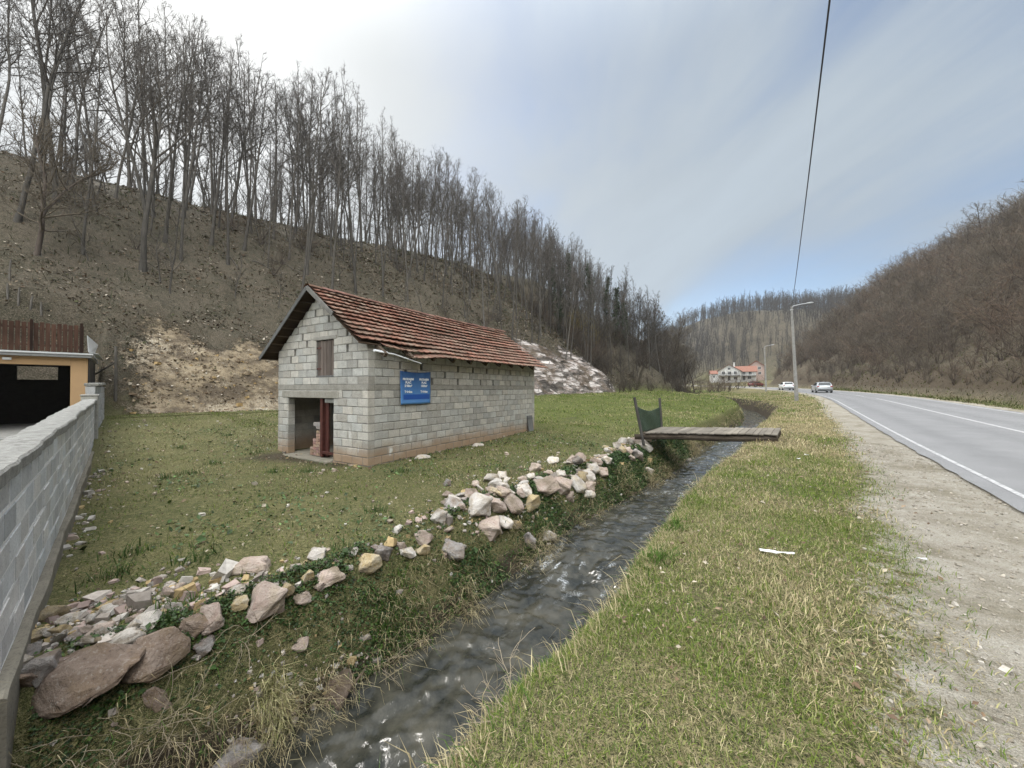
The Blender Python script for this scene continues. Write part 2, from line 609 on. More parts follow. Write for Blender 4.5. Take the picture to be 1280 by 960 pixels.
m_ground, g = material('ground')
ma, mb = g.sepc(g.attr('ma')), g.sepc(g.attr('mb'))
P = g.obj
nA, nB, nC = g.noise(0.55, P, 5, 0.6), g.noise(3.2, P, 5, 0.65), g.noise(22, P, 4, 0.7)
nD = g.noise(90, P, 3, 0.7)
fine = g.math('ADD', g.math('MULTIPLY', nC, .55), g.math('MULTIPLY', nD, .45))
mot = g.math('ADD', g.math('MULTIPLY', nA, .45), g.math('MULTIPLY', nB, .55))
grass = g.mix(g.map(mot, .40, .60, 0, 1, True), (.072, .080, .030), (.170, .145, .070))
grass = g.mix(g.map(nC, .46, .68), grass, (.330, .285, .155))
grass = g.mix(g.map(nD, .54, .40), grass, (.026, .028, .013))
grass = g.mix(g.map(g.noise(210, P, 2, .6), .56, .66, 0, .8), grass, (.40, .34, .20))
green = g.mix(g.map(mot, .36, .66, 0, 1), (.080, .108, .025), (.165, .180, .048))
green = g.mix(g.map(fine, .55, .40), green, (.060, .072, .022))
green = g.mix(g.map(nC, .58, .75), green, (.25, .235, .105))
grass = g.mix(mb[2], grass, green)
lit = g.mix(g.map(mot, .38, .60, 0, 1, True), (.042, .040, .026), (.098, .082, .060))
lit = g.mix(g.map(fine, .50, .64), lit, (.225, .190, .142))
lit = g.mix(g.map(fine, .50, .36), lit, (.036, .029, .019))
col = g.mix(ma[1], grass, lit)
dirt = g.mix(nB, (.032, .026, .018), (.098, .078, .054))
dirt = g.mix(g.map(fine, .56, .68), dirt, (.25, .21, .16))
edge = g.math('MULTIPLY', g.math('SUBTRACT', nC, .5), .7)
dm = g.map(g.math('ADD', mb[0], edge), .35, .65, 0, 1, True)
col = g.mix(dm, col, dirt)
# earth cut: yellow marl, stones and brown soil
yv = g.noise(.75, g.scalev(P, (1, 1, 1.5)), 7, .72, .3)
yel = g.mix(g.map(yv, .40, .62, 0, 1, True), (.120, .095, .068), (.300, .235, .150))
yst = g.noise(.5, P, 3, .5)
yel = g.mix(g.math('MULTIPLY', g.map(yst, .48, .60, .25, 1), g.map(g.math('ADD', g.math('MULTIPLY', fine, .6), g.math('MULTIPLY', yv, .4)), .50, .60)), yel, (.55, .50, .41))
yel = g.mix(g.map(g.math('ADD', g.math('MULTIPLY', fine, .5), g.math('MULTIPLY', nB, .6)), .55, .44, 0, .85), yel, (.075, .055, .036))
ym = g.map(g.math('ADD', mb[1], g.math('MULTIPLY', g.math('SUBTRACT', g.math('ADD', nB, g.math('MULTIPLY', nC, .6)), .8), 1.2)), .30, .60, 0, 1, True)
col = g.mix(ym, col, yel)
# rock face: slanting grey and pinkish white beds
rv = g.n('ShaderNodeMapping', {0: P, 2: (R(10), R(52), R(25)), 3: (.35, .5, 1.9)}).outputs[0]
rn = g.math('ADD', g.math('MULTIPLY', g.noise(.85, rv, 7, .66, .1), .72), g.math('MULTIPLY', g.sepc(g.vor(1.5, rv, 1))[0], .28))
rk = g.ramp(rn, [(.32, (.035, .030, .026)), (.42, (.130, .115, .100)), (.48, (.27, .24, .22)), (.52, (.19, .140, .110)), (.57, (.50, .45, .415)), (.70, (.66, .61, .58))])
rk = g.mix(g.map(nA, .50, .62, 0, .85), rk, (.105, .078, .052))
rk = g.mix(g.map(fine, .46, .34, 0, .8), rk, (.05, .042, .036))
rk = g.mix(g.map(g.vor(1.1, rv, 0, 'DISTANCE_TO_EDGE'), .05, .0, 0, .85), rk, (.04, .034, .03))
rm = g.map(g.math('ADD', ma[2], g.math('MULTIPLY', g.math('SUBTRACT', g.math('ADD', nB, g.math('MULTIPLY', nA, .8)), .9), 1.3)), .35, .60, 0, 1, True)
col = g.mix(rm, col, rk)
# gravel shoulder
pb = g.vor(120, P, 1)
pbd = g.vor(120, P, 0)
gv = g.mix(g.map(nB, .35, .65), (.300, .270, .215), (.430, .400, .340))
gv = g.mix(g.map(g.sepc(pb)[0], .70, 1.0, 0, .7), gv, (.50, .47, .42))
gv = g.mix(g.map(g.sepc(pb)[1], .78, 1.0, 0, .55), gv, (.17, .15, .115))
gv = g.mix(g.map(g.noise(.9, P, 6, .7, .4), .50, .66, 0, .75), gv, (.205, .180, .125))
gm = g.map(g.math('ADD', ma[0], g.math('MULTIPLY', g.math('SUBTRACT', g.math('ADD', nB, g.math('MULTIPLY', nC, .8)), .9), 1.5)), .30, .66, 0, 1, True)
col = g.mix(gm, col, gv)
hgt = g.math('ADD', g.math('MULTIPLY', nC, .6), g.math('ADD', g.math('MULTIPLY', nD, .3), g.math('MULTIPLY', pbd, g.math('MULTIPLY', gm, -.35))))
hgt = g.math('ADD', hgt, g.math('MULTIPLY', rn, g.math('MULTIPLY', rm, 5.0)))
hgt = g.math('ADD', hgt, g.math('MULTIPLY', yv, g.math('MULTIPLY', ym, 3.0)))
g.set(color=col, rough=.95, spec=.15, normal=g.bump(hgt, .9, .045))

ter = link('ground', np_mesh('ground', np.stack([Xg, Yg, Zg], -1).reshape(-1, 3), quads.ravel(), np.arange(Nq) * 4, np.full(Nq, 4), m_ground,
                             {'ma': MA.reshape(-1, 3), 'mb': MBm.reshape(-1, 3)}, True))
tag(ter, kind='structure')


# ------------------------------------------------------------------ road and its painted lines
def ribbon(name, ss, o0, o1, lift, mat, no_=2, wob=0.0, seed=0):
    oo = np.linspace(0, 1, no_)
    a = o0 + (wob * fbm(ss / .5, ss * 0, 3, seed) if wob else 0) + 0 * ss
    b = o1 + (wob * fbm(ss / .5, ss * 0 + 9, 3, seed) if wob else 0) + 0 * ss
    o = a[:, None] + (b - a)[:, None] * oo[None]
    s = np.repeat(ss[:, None], no_, 1)
    X, Y = xy(s, o)
    zz_ = zroad(s) + lift + 0.045 * (1 - ((o - 5.55) / 3.3) ** 2)
    gi = np.arange(s.size).reshape(s.shape)
    q = np.stack([gi[:-1, :-1], gi[:-1, 1:], gi[1:, 1:], gi[1:, :-1]], -1).reshape(-1, 4)[:, ::-1]
    me = np_mesh(name, np.stack([X, Y, zz_], -1).reshape(-1, 3), q.ravel(), np.arange(len(q)) * 4, np.full(len(q), 4), mat, None, True)
    return link(name, me)


SR = np.concatenate([np.arange(-60, 30, .5), np.arange(30, 260, 1.5)])
m_asph, g = material('asphalt')
uvn = g.noise(.35, P if False else g.obj, 4, .6)
a1, a2 = g.noise(260, g.obj, 2, .6), g.noise(1.2, g.obj, 5, .6)
rd = g.mix(g.map(a2, .35, .7), (.185, .186, .190), (.235, .236, .240))
rd = g.mix(g.map(a1, .45, .8), rd, (.33, .33, .33))
rd = g.mix(g.map(a1, .5, .25), rd, (.075, .075, .078))
trk = g.attr('trk')
rd = g.mix(g.math('MULTIPLY', trk, .30), rd, (.115, .116, .120))
crk = g.vor(.55, g.obj, 0, 'DISTANCE_TO_EDGE')
g.set(color=rd, rough=.82, spec=.3, normal=g.bump(a1, .35, .006))
road = ribbon('road', SR, 2.16, 8.95, .0, m_asph, 29, .05, 3)
tag(road, kind='structure')
s_, o_ = so_of(*np.array([v.co[:2] for v in road.data.vertices]).T)
tk = sum(np.exp(-((o_ - c) / .28) ** 2) for c in (3.3, 4.8, 6.3, 7.8))
at = road.data.attributes.new('trk', 'FLOAT', 'POINT')
at.data.foreach_set('value', tk.astype(np.float32))
m_paint, g = material('road_paint')
w = g.noise(14, g.obj, 5, .7)
g.set(color=g.mix(g.map(w, .42, .62), (.50, .50, .50), (.25, .25, .25)), rough=.7)
for nm, a, b in (('road_edge_line', 2.40, 2.475), ('road_edge_line', 8.52, 8.64)):
    tag(ribbon(nm, SR, a, b, .005, m_paint), kind='structure')
tag(ribbon('road_center_line', SR[SR < 48], 5.49, 5.61, .005, m_paint), kind='structure')
for k in range(8):
    tag(ribbon('road_center_line', np.linspace(52 + k * 10, 56 + k * 10, 5), 5.49, 5.61, .005, m_paint), kind='structure')

# ------------------------------------------------------------------ stream
SW = np.concatenate([np.arange(-3, 13, .026), np.arange(13, 30, .07), np.arange(30, 110, .25)])
QW = np.linspace(-1.05, 1.05, 80)
s_, q_ = np.meshgrid(SW, QW, indexing='ij')
o_ = q_ + ocs(s_)
X, Y = xy(s_, o_)
rif = np.exp(-((s_ - 5.35) / .55) ** 2) + .5 * np.exp(-((s_ - 10.6) / .5) ** 2) + .25 * np.exp(-((s_ - 14.5) / 1.5) ** 2)
rp = fbm(s_ / .15 + .8 * fbm(q_ / .5, s_ / .7, 2, 161), q_ / .15, 2, 151) * .021 + fbm(s_ / .075, q_ / .10, 2, 163) * .009 + fbm(s_ / .8 + q_ * 1.3, q_ / .35, 3, 153) * .03 + rif * fbm(s_ / .12, q_ / .12, 3, 155) * .040
zz_ = zwater(s_) + rp
foam = np.clip(rif * smooth(.22, .55, fbm(s_ / .20, q_ / .07, 4, 157)) * 1.0 + (.20 + .45 * smooth(8, 14, s_)) * smooth(.34, .60, fbm(s_ / .30, q_ / .08, 4, 159)) * smooth(2.5, 5, s_), 0, 1)
gi = np.arange(s_.size).reshape(s_.shape)
q4 = np.stack([gi[:-1, :-1], gi[:-1, 1:], gi[1:, 1:], gi[1:, :-1]], -1).reshape(-1, 4)[:, ::-1]
m_water, g = material('water')
wn = g.noise(11, g.n('ShaderNodeMapping', {0: g.obj, 2: (0, 0, TH), 3: (3.2, 1, 1)}).outputs[0], 4, .6, .6)
wf = g.noise(38, g.obj, 3, .6)
bed = g.noise(2.6, g.obj, 5, .65)
wc = g.mix(g.map(bed, .38, .66), (.022, .024, .020), (.086, .081, .063))
fm = g.math('MULTIPLY', g.sepc(g.attr('foam'))[0], g.map(wf, .40, .62))
wc = g.mix(fm, wc, (.75, .78, .80))
g.set(color=wc, rough=g.math('ADD', .04, g.math('MULTIPLY', fm, .4)), spec=.85, ior=1.33, normal=g.bump(g.math('ADD', wn, g.math('MULTIPLY', wf, .25)), .35, .012))
wat = link('stream_water', np_mesh('stream_water', np.stack([X, Y, zz_], -1).reshape(-1, 3), q4.ravel(), np.arange(len(q4)) * 4, np.full(len(q4), 4), m_water,
                                   {'foam': np.repeat(foam.reshape(-1, 1), 3, 1)}, True))
tag(wat, kind='structure')

# ------------------------------------------------------------------ materials of built things
def coltint(m_name, base_noise=((.24, .235, .22), (.40, .39, .365)), scale=9.0, bump=.6, bdist=.006, stain=None, rough=.95):
    m, g = material(m_name)
    a = g.attr('col')
    n1, n2 = g.noise(scale, g.obj, 6, .65), g.noise(scale * 9, g.obj, 3, .7)
    c = g.mix(g.map(n1, .3, .7), base_noise[0], base_noise[1])
    c = g.mix(g.map(n2, .5, .3, 0, .55), c, tuple(.45 * v for v in base_noise[0]))
    c = g.mix(1.0, c, a, 'MULTIPLY')
    if stain:
        c = stain(g, c)
    g.set(color=c, rough=rough, spec=.15, normal=g.bump(g.math('ADD', n2, g.math('MULTIPLY', n1, .6)), bump, bdist))
    return m


def soil_stain(g, c):
    z_ = g.sep(g.obj)[2]
    n_ = g.noise(1.6, g.obj, 4, .6)
    f = g.map(g.math('ADD', z_, g.math('MULTIPLY', g.math('SUBTRACT', n_, .5), .55)), .62, .10, 0, .85, True)
    tint = g.mix(g.noise(4, g.obj, 3), (.30, .185, .105), (.40, .285, .180))
    c = g.mix(f, c, tint)
    sp = g.map(g.noise(2.3, g.scalev(g.obj, (1, 1, .45)), 4, .55), .66, .74)
    return g.mix(g.math('MULTIPLY', sp, g.map(z_, 1.5, .9)), c, (.66, .65, .62))


M_BLOCK = coltint('concrete_block', ((.40, .385, .345), (.56, .54, .49)), 5, 1.0, .010, soil_stain)
M_CONC = coltint('concrete', ((.26, .25, .225), (.40, .39, .36)), 5, .6, .006)
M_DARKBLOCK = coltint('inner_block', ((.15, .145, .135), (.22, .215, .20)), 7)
M_WOODGREY = None


def wood(name, c0, c1, axis='Z', scale=1.0):
    m, g = material(name)
    sc = {'Z': (28, 28, 1.6), 'X': (1.6, 28, 28), 'Y': (28, 1.6, 28)}[axis]
    n = g.noise(scale, g.scalev(g.obj, sc), 5, .65, .4)
    b = g.noise(1.4, g.obj, 3)
    c = g.mix(g.map(n, .3, .7), c0, c1)
    c = g.mix(g.map(b, .45, .7, 0, .5), c, tuple(v * .5 for v in c0))
    c = g.mix(1.0, c, g.attr('col'), 'MULTIPLY')
    g.set(color=c, rough=.85, spec=.2, normal=g.bump(n, .5, .004))
    return m


M_SHUTTER = wood('weathered_planks', (.085, .068, .058), (.21, .175, .155), 'Z')
M_TIMBER = wood('old_timber', (.085, .062, .045), (.20, .155, .115), 'X')
M_DECK = wood('deck_planks', (.19, .165, .135), (.36, .325, .275), 'Y')
M_LOG = wood('dark_log', (.045, .035, .026), (.12, .095, .07), 'X')
M_GREYBOARD = wood('grey_board', (.12, .12, .115), (.22, .22, .21), 'Z')
M_FENCE = wood('brown_boards', (.055, .031, .022), (.115, .064, .045), 'Z')


def plain(name, c, rough=.6, metal=0.0, noise=.12, scale=12, spec=.4, bump=.1, tint=True):
    m, g = material(name)
    n = g.noise(scale, g.obj, 5, .6)
    cc = g.mix(g.map(n, .3, .7), tuple(v * (1 - noise) for v in c), tuple(min(1, v * (1 + noise)) for v in c))
    if tint:
        cc = g.mix(1.0, cc, g.attr('col'), 'MULTIPLY')
    g.set(color=cc, rough=rough, metal=metal, spec=spec, normal=g.bump(n, bump, .004))
    return m


M_RUST = plain('red_oxide_steel', (.080, .026, .020), .6, 0, .25)
M_WHITEMETAL = plain('white_sheet', (.74, .75, .76), .5, 0, .08)
M_ZINC = plain('zinc', (.50, .51, .52), .45, .3, .12)
M_ORANGE = plain('ochre_render', (.44, .285, .150), .9, 0, .06, 3)
M_BLACKSHEET = plain('black_sheet', (.018, .019, .022), .4, 0, .2)
M_BLUE = None

# ------------------------------------------------------------------ block barn
HO = Vector((-3.49, 9.10, 0))
HG = -0.40                                                # its ground level
TS = math.atan2(.855, .518)                               # direction of the long side
LEN, WID, EAVE, RISE = 8.63, 4.07, 2.92, 1.50
barn = empty('block_barn', (HO.x, HO.y, HG), TS, 'small unplastered grey block barn with a red tiled gable roof, on the grass', 'barn')
# local frame: +x along the long side, +y to the left along the front gable (front wall lies at x = 0)
BH, JT = .205, .014


def blocks(mb_, u0, u1, z0, z1, place, off, holes=(), clip=None, ljit=.4, open_joints=(), mort=None, rng=None, bl=.40, dark=1.0, JT=.014, rec=.012, chm=(.006, .014)):
    """one course of blocks from u0 to u1; place(u, depth, z) gives the point; the blocks are 0.2 m through the wall"""
    segs = [(u0, u1)]
    for (a, b, za, zb) in holes:
        if za < (z0 + z1) / 2 < zb:
            ns_ = []
            for p, q in segs:
                if b <= p or a >= q:
                    ns_.append((p, q))
                else:
                    if a > p: ns_.append((p, a))
                    if b < q: ns_.append((b, q))
            segs = ns_
    for p, q in segs:
        edges = [p]
        u = math.floor((p - off) / bl) * bl + off + bl
        while u < q - .06:
            if u > p + .06:
                edges.append(u + rng.uniform(-.018, .018))
            u += bl
        edges.append(q)
        for k in range(len(edges) - 1):
            a, b = edges[k], edges[k + 1]
            la = 0 if k == 0 else JT / 2
            lb = 0 if k == len(edges) - 2 else JT / 2
            gap = any(abs(b - uo) < .2 and abs((z0 + z1) / 2 - zo) < .11 for uo, zo in open_joints) and k < len(edges) - 2
            if gap:
                lb = .05
            gp2 = any(abs(a - uo) < .2 and abs((z0 + z1) / 2 - zo) < .11 for uo, zo in open_joints) and k > 0
            if gp2:
                la = .04
            dj = rng.uniform(-.006, .006)
            t = rng.uniform(.80, 1.10) * (.84 if rng.random() < .10 else 1)
            w_ = rng.uniform(-.03, .03)
            mb_.cur = (t * (1 + w_) * dark, t * dark, t * (1 - w_) * dark)
            za, zb = z0 + JT / 2 + rng.uniform(-.002, .003), z1 - JT / 2 - rng.uniform(-.002, .003)
            ch = rng.uniform(*chm)
            A, B = a + la, b - lb
            fr = [(A + ch + rng.uniform(0, .01), dj, za + ch), (B - ch - rng.uniform(0, .01), dj, za + ch), (B - ch, dj, zb - ch), (A + ch, dj, zb - ch)]
            rg = [(A, dj + ch, za), (B, dj + ch, za), (B, dj + ch, zb), (A, dj + ch, zb)]
            bk = [(A, .2, za), (B, .2, za), (B, .2, zb), (A, .2, zb)]
            i = [mb_.vert(place(*p_)) for p_ in fr + rg + bk]
            F = [i[0:4], [i[11], i[10], i[9], i[8]]]
            for j in range(4):
                j2 = (j + 1) % 4
                F.append([i[4 + j], i[4 + j2], i[j2], i[j]])
                F.append([i[8 + j], i[8 + j2], i[4 + j2], i[4 + j]])
            mb_.f += F
            mb_.mi += [0] * len(F)
            if mort is not None and not gap and k < len(edges) - 2:
                mort.cur = (.80 * dark,) * 3
                pts = [(b - JT / 2 - .001, rec), (b + JT / 2 + .001, rec), (b + JT / 2 + .001, .19), (b - JT / 2 - .001, .19)]
                lo = [mort.vert(place(pu, pd, z0)) for pu, pd in pts]
                hi = [mort.vert(place(pu, pd, z1)) for pu, pd in pts]
                for j in range(4):
                    j2 = (j + 1) % 4
                    mort.f.append([lo[j], lo[j2], hi[j2], hi[j]])
                    mort.mi.append(0)
        if mort is not None:
            mort.cur = (.80 * dark,) * 3
            pts = [(p, rec + .001), (q, rec + .001), (q, .188), (p, .188)]
            for zc in (z0,):
                lo = [mort.vert(place(pu, pd, zc - JT / 2 - .001)) for pu, pd in pts]
                hi = [mort.vert(place(pu, pd, zc + JT / 2 + .001)) for pu, pd in pts]
                for j in range(4):
                    j2 = (j + 1) % 4
                    mort.f.append([lo[j], lo[j2], hi[j2], hi[j]])
                    mort.mi.append(0)
                mort.f += [lo[::-1], hi]
                mort.mi += [0, 0]


rng = random.Random(4)
DOOR = (1.36, 3.53, .0, 1.62)
WINH = (1.36, 2.15, 2.20, 3.20)
BELT0, BELT1 = 9 * BH, 9 * BH + .14
front, fm_ = MB(), MB()
def gclamp(u, z):
    t_ = max(0.0, (z - EAVE - .03) / RISE * WID / 2)
    return min(max(u, min(t_, WID / 2)), max(WID - t_, WID / 2))


plF = lambda u, d, z: (d, gclamp(u, z), z)
oj = [(2.02, 3.95), (1.42, 3.72), (.62, 3.32), (.72, 2.82), (2.62, 3.38), (2.62, 3.02), (3.25, 2.72), (3.05, 2.92)]
c = 0
zc = -.20
courses = [(-.21 + BH * k, -.21 + BH * (k + 1)) for k in range(1)]
zs = [0.0 - .205] + [BH * k for k in range(10)]
rows = [(zs[k], zs[k + 1]) for k in range(10)]
zt = BELT1
while zt < EAVE + RISE + .05:
    rows.append((zt, zt + BH))
    zt += BH
for k, (a, b) in enumerate(rows):
    lo, hi = 0.0, WID
    if b > EAVE - .05:
        t = (a - EAVE + .02) / RISE * (WID / 2)
        lo, hi = max(0, t), min(WID, WID - t)
    if hi - lo < .25:
        continue
    blocks(front, lo, hi, a, b, plF, .2 * (k % 2), (DOOR, WINH), open_joints=oj, mort=fm_, rng=rng)
wallF = front.build('gable_wall', M_BLOCK, barn)
fm_.build('mortar', M_CONC, wallF)
side, sm_ = MB(), MB()
plS = lambda u, d, z: (u, d, z)
ojs = [(.9 + .8 * k + rng.uniform(-.1, .1), 2.46 + .0 * k) for k in range(10)] + [(2.3 + 1.1 * k, 2.05) for k in range(6)] + [(1.2, 2.3), (3.0, 2.26)]
for k, (a, b) in enumerate(rows):
    if b > EAVE + .12:
        continue
    blocks(side, .202, LEN - .202, a, b, plS, .2 * ((k + 1) % 2) + .02, (), open_joints=ojs, mort=sm_, rng=rng)
wallS = side.build('side_wall', M_BLOCK, barn)
sm_.build('mortar', M_CONC, wallS)
# rear gable and far side wall
rear = MB()
plR = lambda u, d, z: (LEN - d, gclamp(u, z), z)
plL = lambda u, d, z: (u, WID - d, z)
for k, (a, b) in enumerate(rows):
    lo, hi = 0.0, WID
    if b > EAVE - .05:
        t = (a - EAVE + .02) / RISE * (WID / 2)
        lo, hi = max(0, t), min(WID, WID - t)
    if hi - lo > .25:
        blocks(rear, lo, hi, a, b, plR, .2 * (k % 2), (), rng=rng, mort=rear)
wallR = rear.build('gable_wall', M_BLOCK, barn)
far_ = MB()
for k, (a, b) in enumerate(rows):
    if b < EAVE + .12:
        blocks(far_, .202, LEN - .202, a, b, plL, .2 * (k % 2), (), rng=rng, mort=far_)
far_.build('side_wall', M_BLOCK, barn)
# concrete ring beam, lintel, floor, inner lining that keeps the inside dark
rb = MB()
rb.cur = (.92, .90, .86)
rb.box((.098, WID / 2, (BELT0 + BELT1) / 2), (.102, WID / 2 + .004, .069), None, .006)
rb.box((LEN / 2, .098, (BELT0 + BELT1) / 2), (LEN / 2 - .203, .102, .069), None, .006)
rb.box((LEN - .098, WID / 2, (BELT0 + BELT1) / 2), (.102, WID / 2 + .004, .069), None, .006)
rb.box((LEN / 2, WID - .098, (BELT0 + BELT1) / 2), (LEN / 2 - .203, .102, .069), None, .006)
rb.build('ring_beam', M_CONC, barn)
li = MB()
li.cur = (.95, .92, .86)
li.box((.09, 2.47, 1.62 + .105), (.105, 1.36, .098), None, .012)
li.build('lintel', M_CONC, barn)
wl = MB()
wl.cur = (.95, .93, .9)
wl.box((.09, 1.755, 3.235), (.10, .52, .05), None, .008)
wl.build('lintel', M_CONC, barn)
fl = MB()
fl.cur = (.8, .75, .65)
fl.box((LEN / 2, WID / 2, -.10), (LEN / 2 - .21, WID / 2 - .21, .12))
fl.box((.02, 2.44, -.045), (.20, 1.06, .055), None, .02)
fl.build('floor', M_CONC, barn)

# roof: two slopes of ribbed clay tiles in courses, with a tired, sagging ridge
def tile_slope(sign, sx0, sx1):
    run = WID / 2 + .42
    pitch = RISE / (WID / 2)
    nrow, per = 13, .215
    xs = np.arange(sx0, sx1, per / 8)
    V, C, F = [], [], []
    cosp, sinp = math.cos(math.atan(pitch)), math.sin(math.atan(pitch))
    Ls = run / cosp
    rngt = np.random.default_rng(5 if sign > 0 else 6)
    for r in range(nrow):
        prof = []
        t0, t1 = Ls * r / nrow, Ls * (r + 1) / nrow + .045
        xm = xs - sx0
        if sign > 0 and r == nrow - 1:
            keep = xs > .95
        elif sign > 0 and r == nrow - 2:
            keep = xs > .28
        else:
            keep = np.ones(len(xs), bool)
        X_ = xs[keep]
        ti = np.floor(X_ / per).astype(int)
        tcol = .70 + .50 * _hash(ti, ti * 0 + r, 5)
        thue = _hash(ti, ti * 0 + r, 6)
        jit = (_hash(ti, ti * 0 + r, 7) - .5)
        wav = .021 * np.abs(np.sin(X_ / per * math.pi)) ** .8 + .006 * np.cos(X_ / per * 4 * math.pi)
        sag = -.06 * np.sin(np.clip((X_ - .2) / LEN, 0, 1) * math.pi) * (.45 + .55 * (1 - np.cos(r / nrow * 2 * math.pi)) / 2) + .03 * fbm(X_ / 1.3, X_ * 0 + r * .35, 3, 205)
        if sign > 0:
            sag = sag - .16 * np.exp(-((X_ - 1.15) / .7) ** 2) * smooth(nrow - 4, nrow, r)
        rows_ = []
        for (t, h) in ((t0, .0), ((t0 + t1) / 2, .022), (t1, .062), (t1 - .003, .036), (t1 - .055, .028)):
            tt = t + (jit * .02 if h > .03 or h == .036 else 0)
            hh = h + wav * (.6 + 7 * h if h < .05 else 1.0) + sag
            y0 = WID / 2 - sign * (tt * cosp + hh * (-sinp) * -1 * 0)
            y0 = WID / 2 - sign * (tt * cosp + hh * sinp)
            z0 = EAVE + RISE + .16 - tt * sinp + hh * cosp
            base = len(V)
            V += list(zip(X_, y0 + 0 * X_, z0 + 0 * X_))
            dk = 1.0
            C += list(zip(tcol * dk * (1.0 + .12 * (thue - .5)), tcol * dk * (1 - .25 * (thue - .5)), tcol * dk * (1 - .3 * (thue - .5))))
            rows_.append(base)
        for a, b in zip(rows_, rows_[1:]):
            for i in range(len(X_) - 1):
                F.append([a + i, a + i + 1, b + i + 1, b + i][::int(sign)])
    mb_ = MB()
    mb_.v, mb_.f, mb_.c, mb_.mi = [tuple(map(float, p)) for p in V], F, [tuple(map(float, c_)) for c_ in C], [0] * len(F)
    return mb_


m_tile, g = material('clay_tile')
tn, tn2 = g.noise(3.0, g.obj, 5, .65), g.noise(45, g.obj, 3, .7)
tc = g.mix(g.map(tn, .35, .68), (.195, .108, .076), (.335, .205, .155))
tc = g.mix(g.map(tn2, .52, .75, 0, .5), tc, (.40, .27, .21))
tc = g.mix(g.map(tn, .60, .76, 0, .5), tc, (.105, .070, .055))
tc = g.mix(1.0, tc, g.attr('col'), 'MULTIPLY')
g.set(color=tc, rough=.9, spec=.15, normal=g.bump(tn2, .5, .005))
roof = empty('roof', (0, 0, 0))
roof.parent = barn
tile_slope(1, -.32, LEN + .34).build('tile_slope', m_tile, roof, fix=False)
tile_slope(-1, -.32, LEN + .34).build('tile_slope', m_tile, roof, fix=False)
rdg = MB()
k = 0
xx = -.34
rr_ = random.Random(8)
while xx < LEN + .3:
    t = rr_.uniform(.65, 1.1)
    rdg.cur = (t, t * rr_.uniform(.9, 1.05), t)
    sg_ = -.045 * math.sin(max(0, min(1, xx / LEN)) * math.pi)
    zz0 = EAVE + RISE + .155 + sg_ + rr_.uniform(-.01, .01)
    pts = []
    for a in np.linspace(0, math.pi, 7):
        pts.append((math.cos(a) * .13, math.sin(a) * .075))
    i0 = [rdg.vert((xx, WID / 2 + p, zz0 + q + .012)) for p, q in pts]
    i1 = [rdg.vert((xx + .40, WID / 2 + p * .92, zz0 + q)) for p, q in pts]
    for j in range(6):
        rdg.f.append([i0[j], i1[j], i1[j + 1], i0[j + 1]])
        rdg.mi.append(0)
    xx += .37
rdg.build('ridge_tiles', m_tile, roof, fix=False)
# bargeboards, rafters and battens under the tiles
pitch = math.atan(RISE / (WID / 2))
tb = MB()
tb.cur = (1.15, 1.1, 1.05)
run = WID / 2 + .40
zr0 = EAVE + RISE + .13
tb.beam((-.335, WID / 2, zr0), (-.335, WID / 2 - run * .46, zr0 - run * .46 * math.tan(pitch)), .025, .12, .004)
tb.build('bargeboard', M_GREYBOARD, roof)
tb = MB()
tb.cur = (.8, .8, .8)
tb.beam((-.335, WID / 2, zr0), (-.335, WID / 2 + run, zr0 - run * math.tan(pitch)), .025, .11, .004)
tb.build('bargeboard', M_GREYBOARD, roof)
rf = MB()
for x_ in np.arange(.25, LEN, .85):
    for sg_ in (-1, 1):
        rf.cur = (.8, .8, .8)
        rf.beam((x_, WID / 2, zr0 - .10), (x_, WID / 2 + sg_ * (run - .06), zr0 - .10 - (run - .06) * math.tan(pitch)), .09, .11)
rf.build('rafters', M_TIMBER, roof)
bt = MB()
for sg_ in (-1, 1):
    for t in np.linspace(.1, run - .05, 9):
        if sg_ < 0 and t > run - .1:
            continue
        bt.cur = (.85, .8, .75)
        bt.beam((-.30, WID / 2 + sg_ * t, zr0 - .035 - t * math.tan(pitch)), (LEN + .3, WID / 2 + sg_ * t, zr0 - .035 - t * math.tan(pitch)), .05, .03)
    # close boarding under the tiles keeps the loft dark
    bt.cur = (.5, .45, .4)
    bt.beam((-.30, WID / 2 + sg_ * run / 2, zr0 - .012 - run / 2 * math.tan(pitch)), (LEN + .3, WID / 2 + sg_ * run / 2, zr0 - .012 - run / 2 * math.tan(pitch)), .001, .001)
bt.build('battens', M_TIMBER, roof)
ub = MB()
ub.cur = (.42, .36, .30)
for sg_ in (-1, 1):
    a = (WID / 2, zr0 - .015)
    e_ = run - (.30 if sg_ < 0 else .02)
    b = (WID / 2 + sg_ * e_, zr0 - .015 - e_ * math.tan(pitch))
    x0, x1 = -.31, LEN + .31
    ub.face((x0, a[0], a[1]), (x1, a[0], a[1]), (x1, b[0], b[1]), (x0, b[0], b[1]))
    ub.face((x0, a[0], a[1] - .012), (x1, a[0], a[1] - .012), (x1, b[0], b[1] - .012), (x0, b[0], b[1] - .012))
ub.build('underboarding', M_TIMBER, roof)
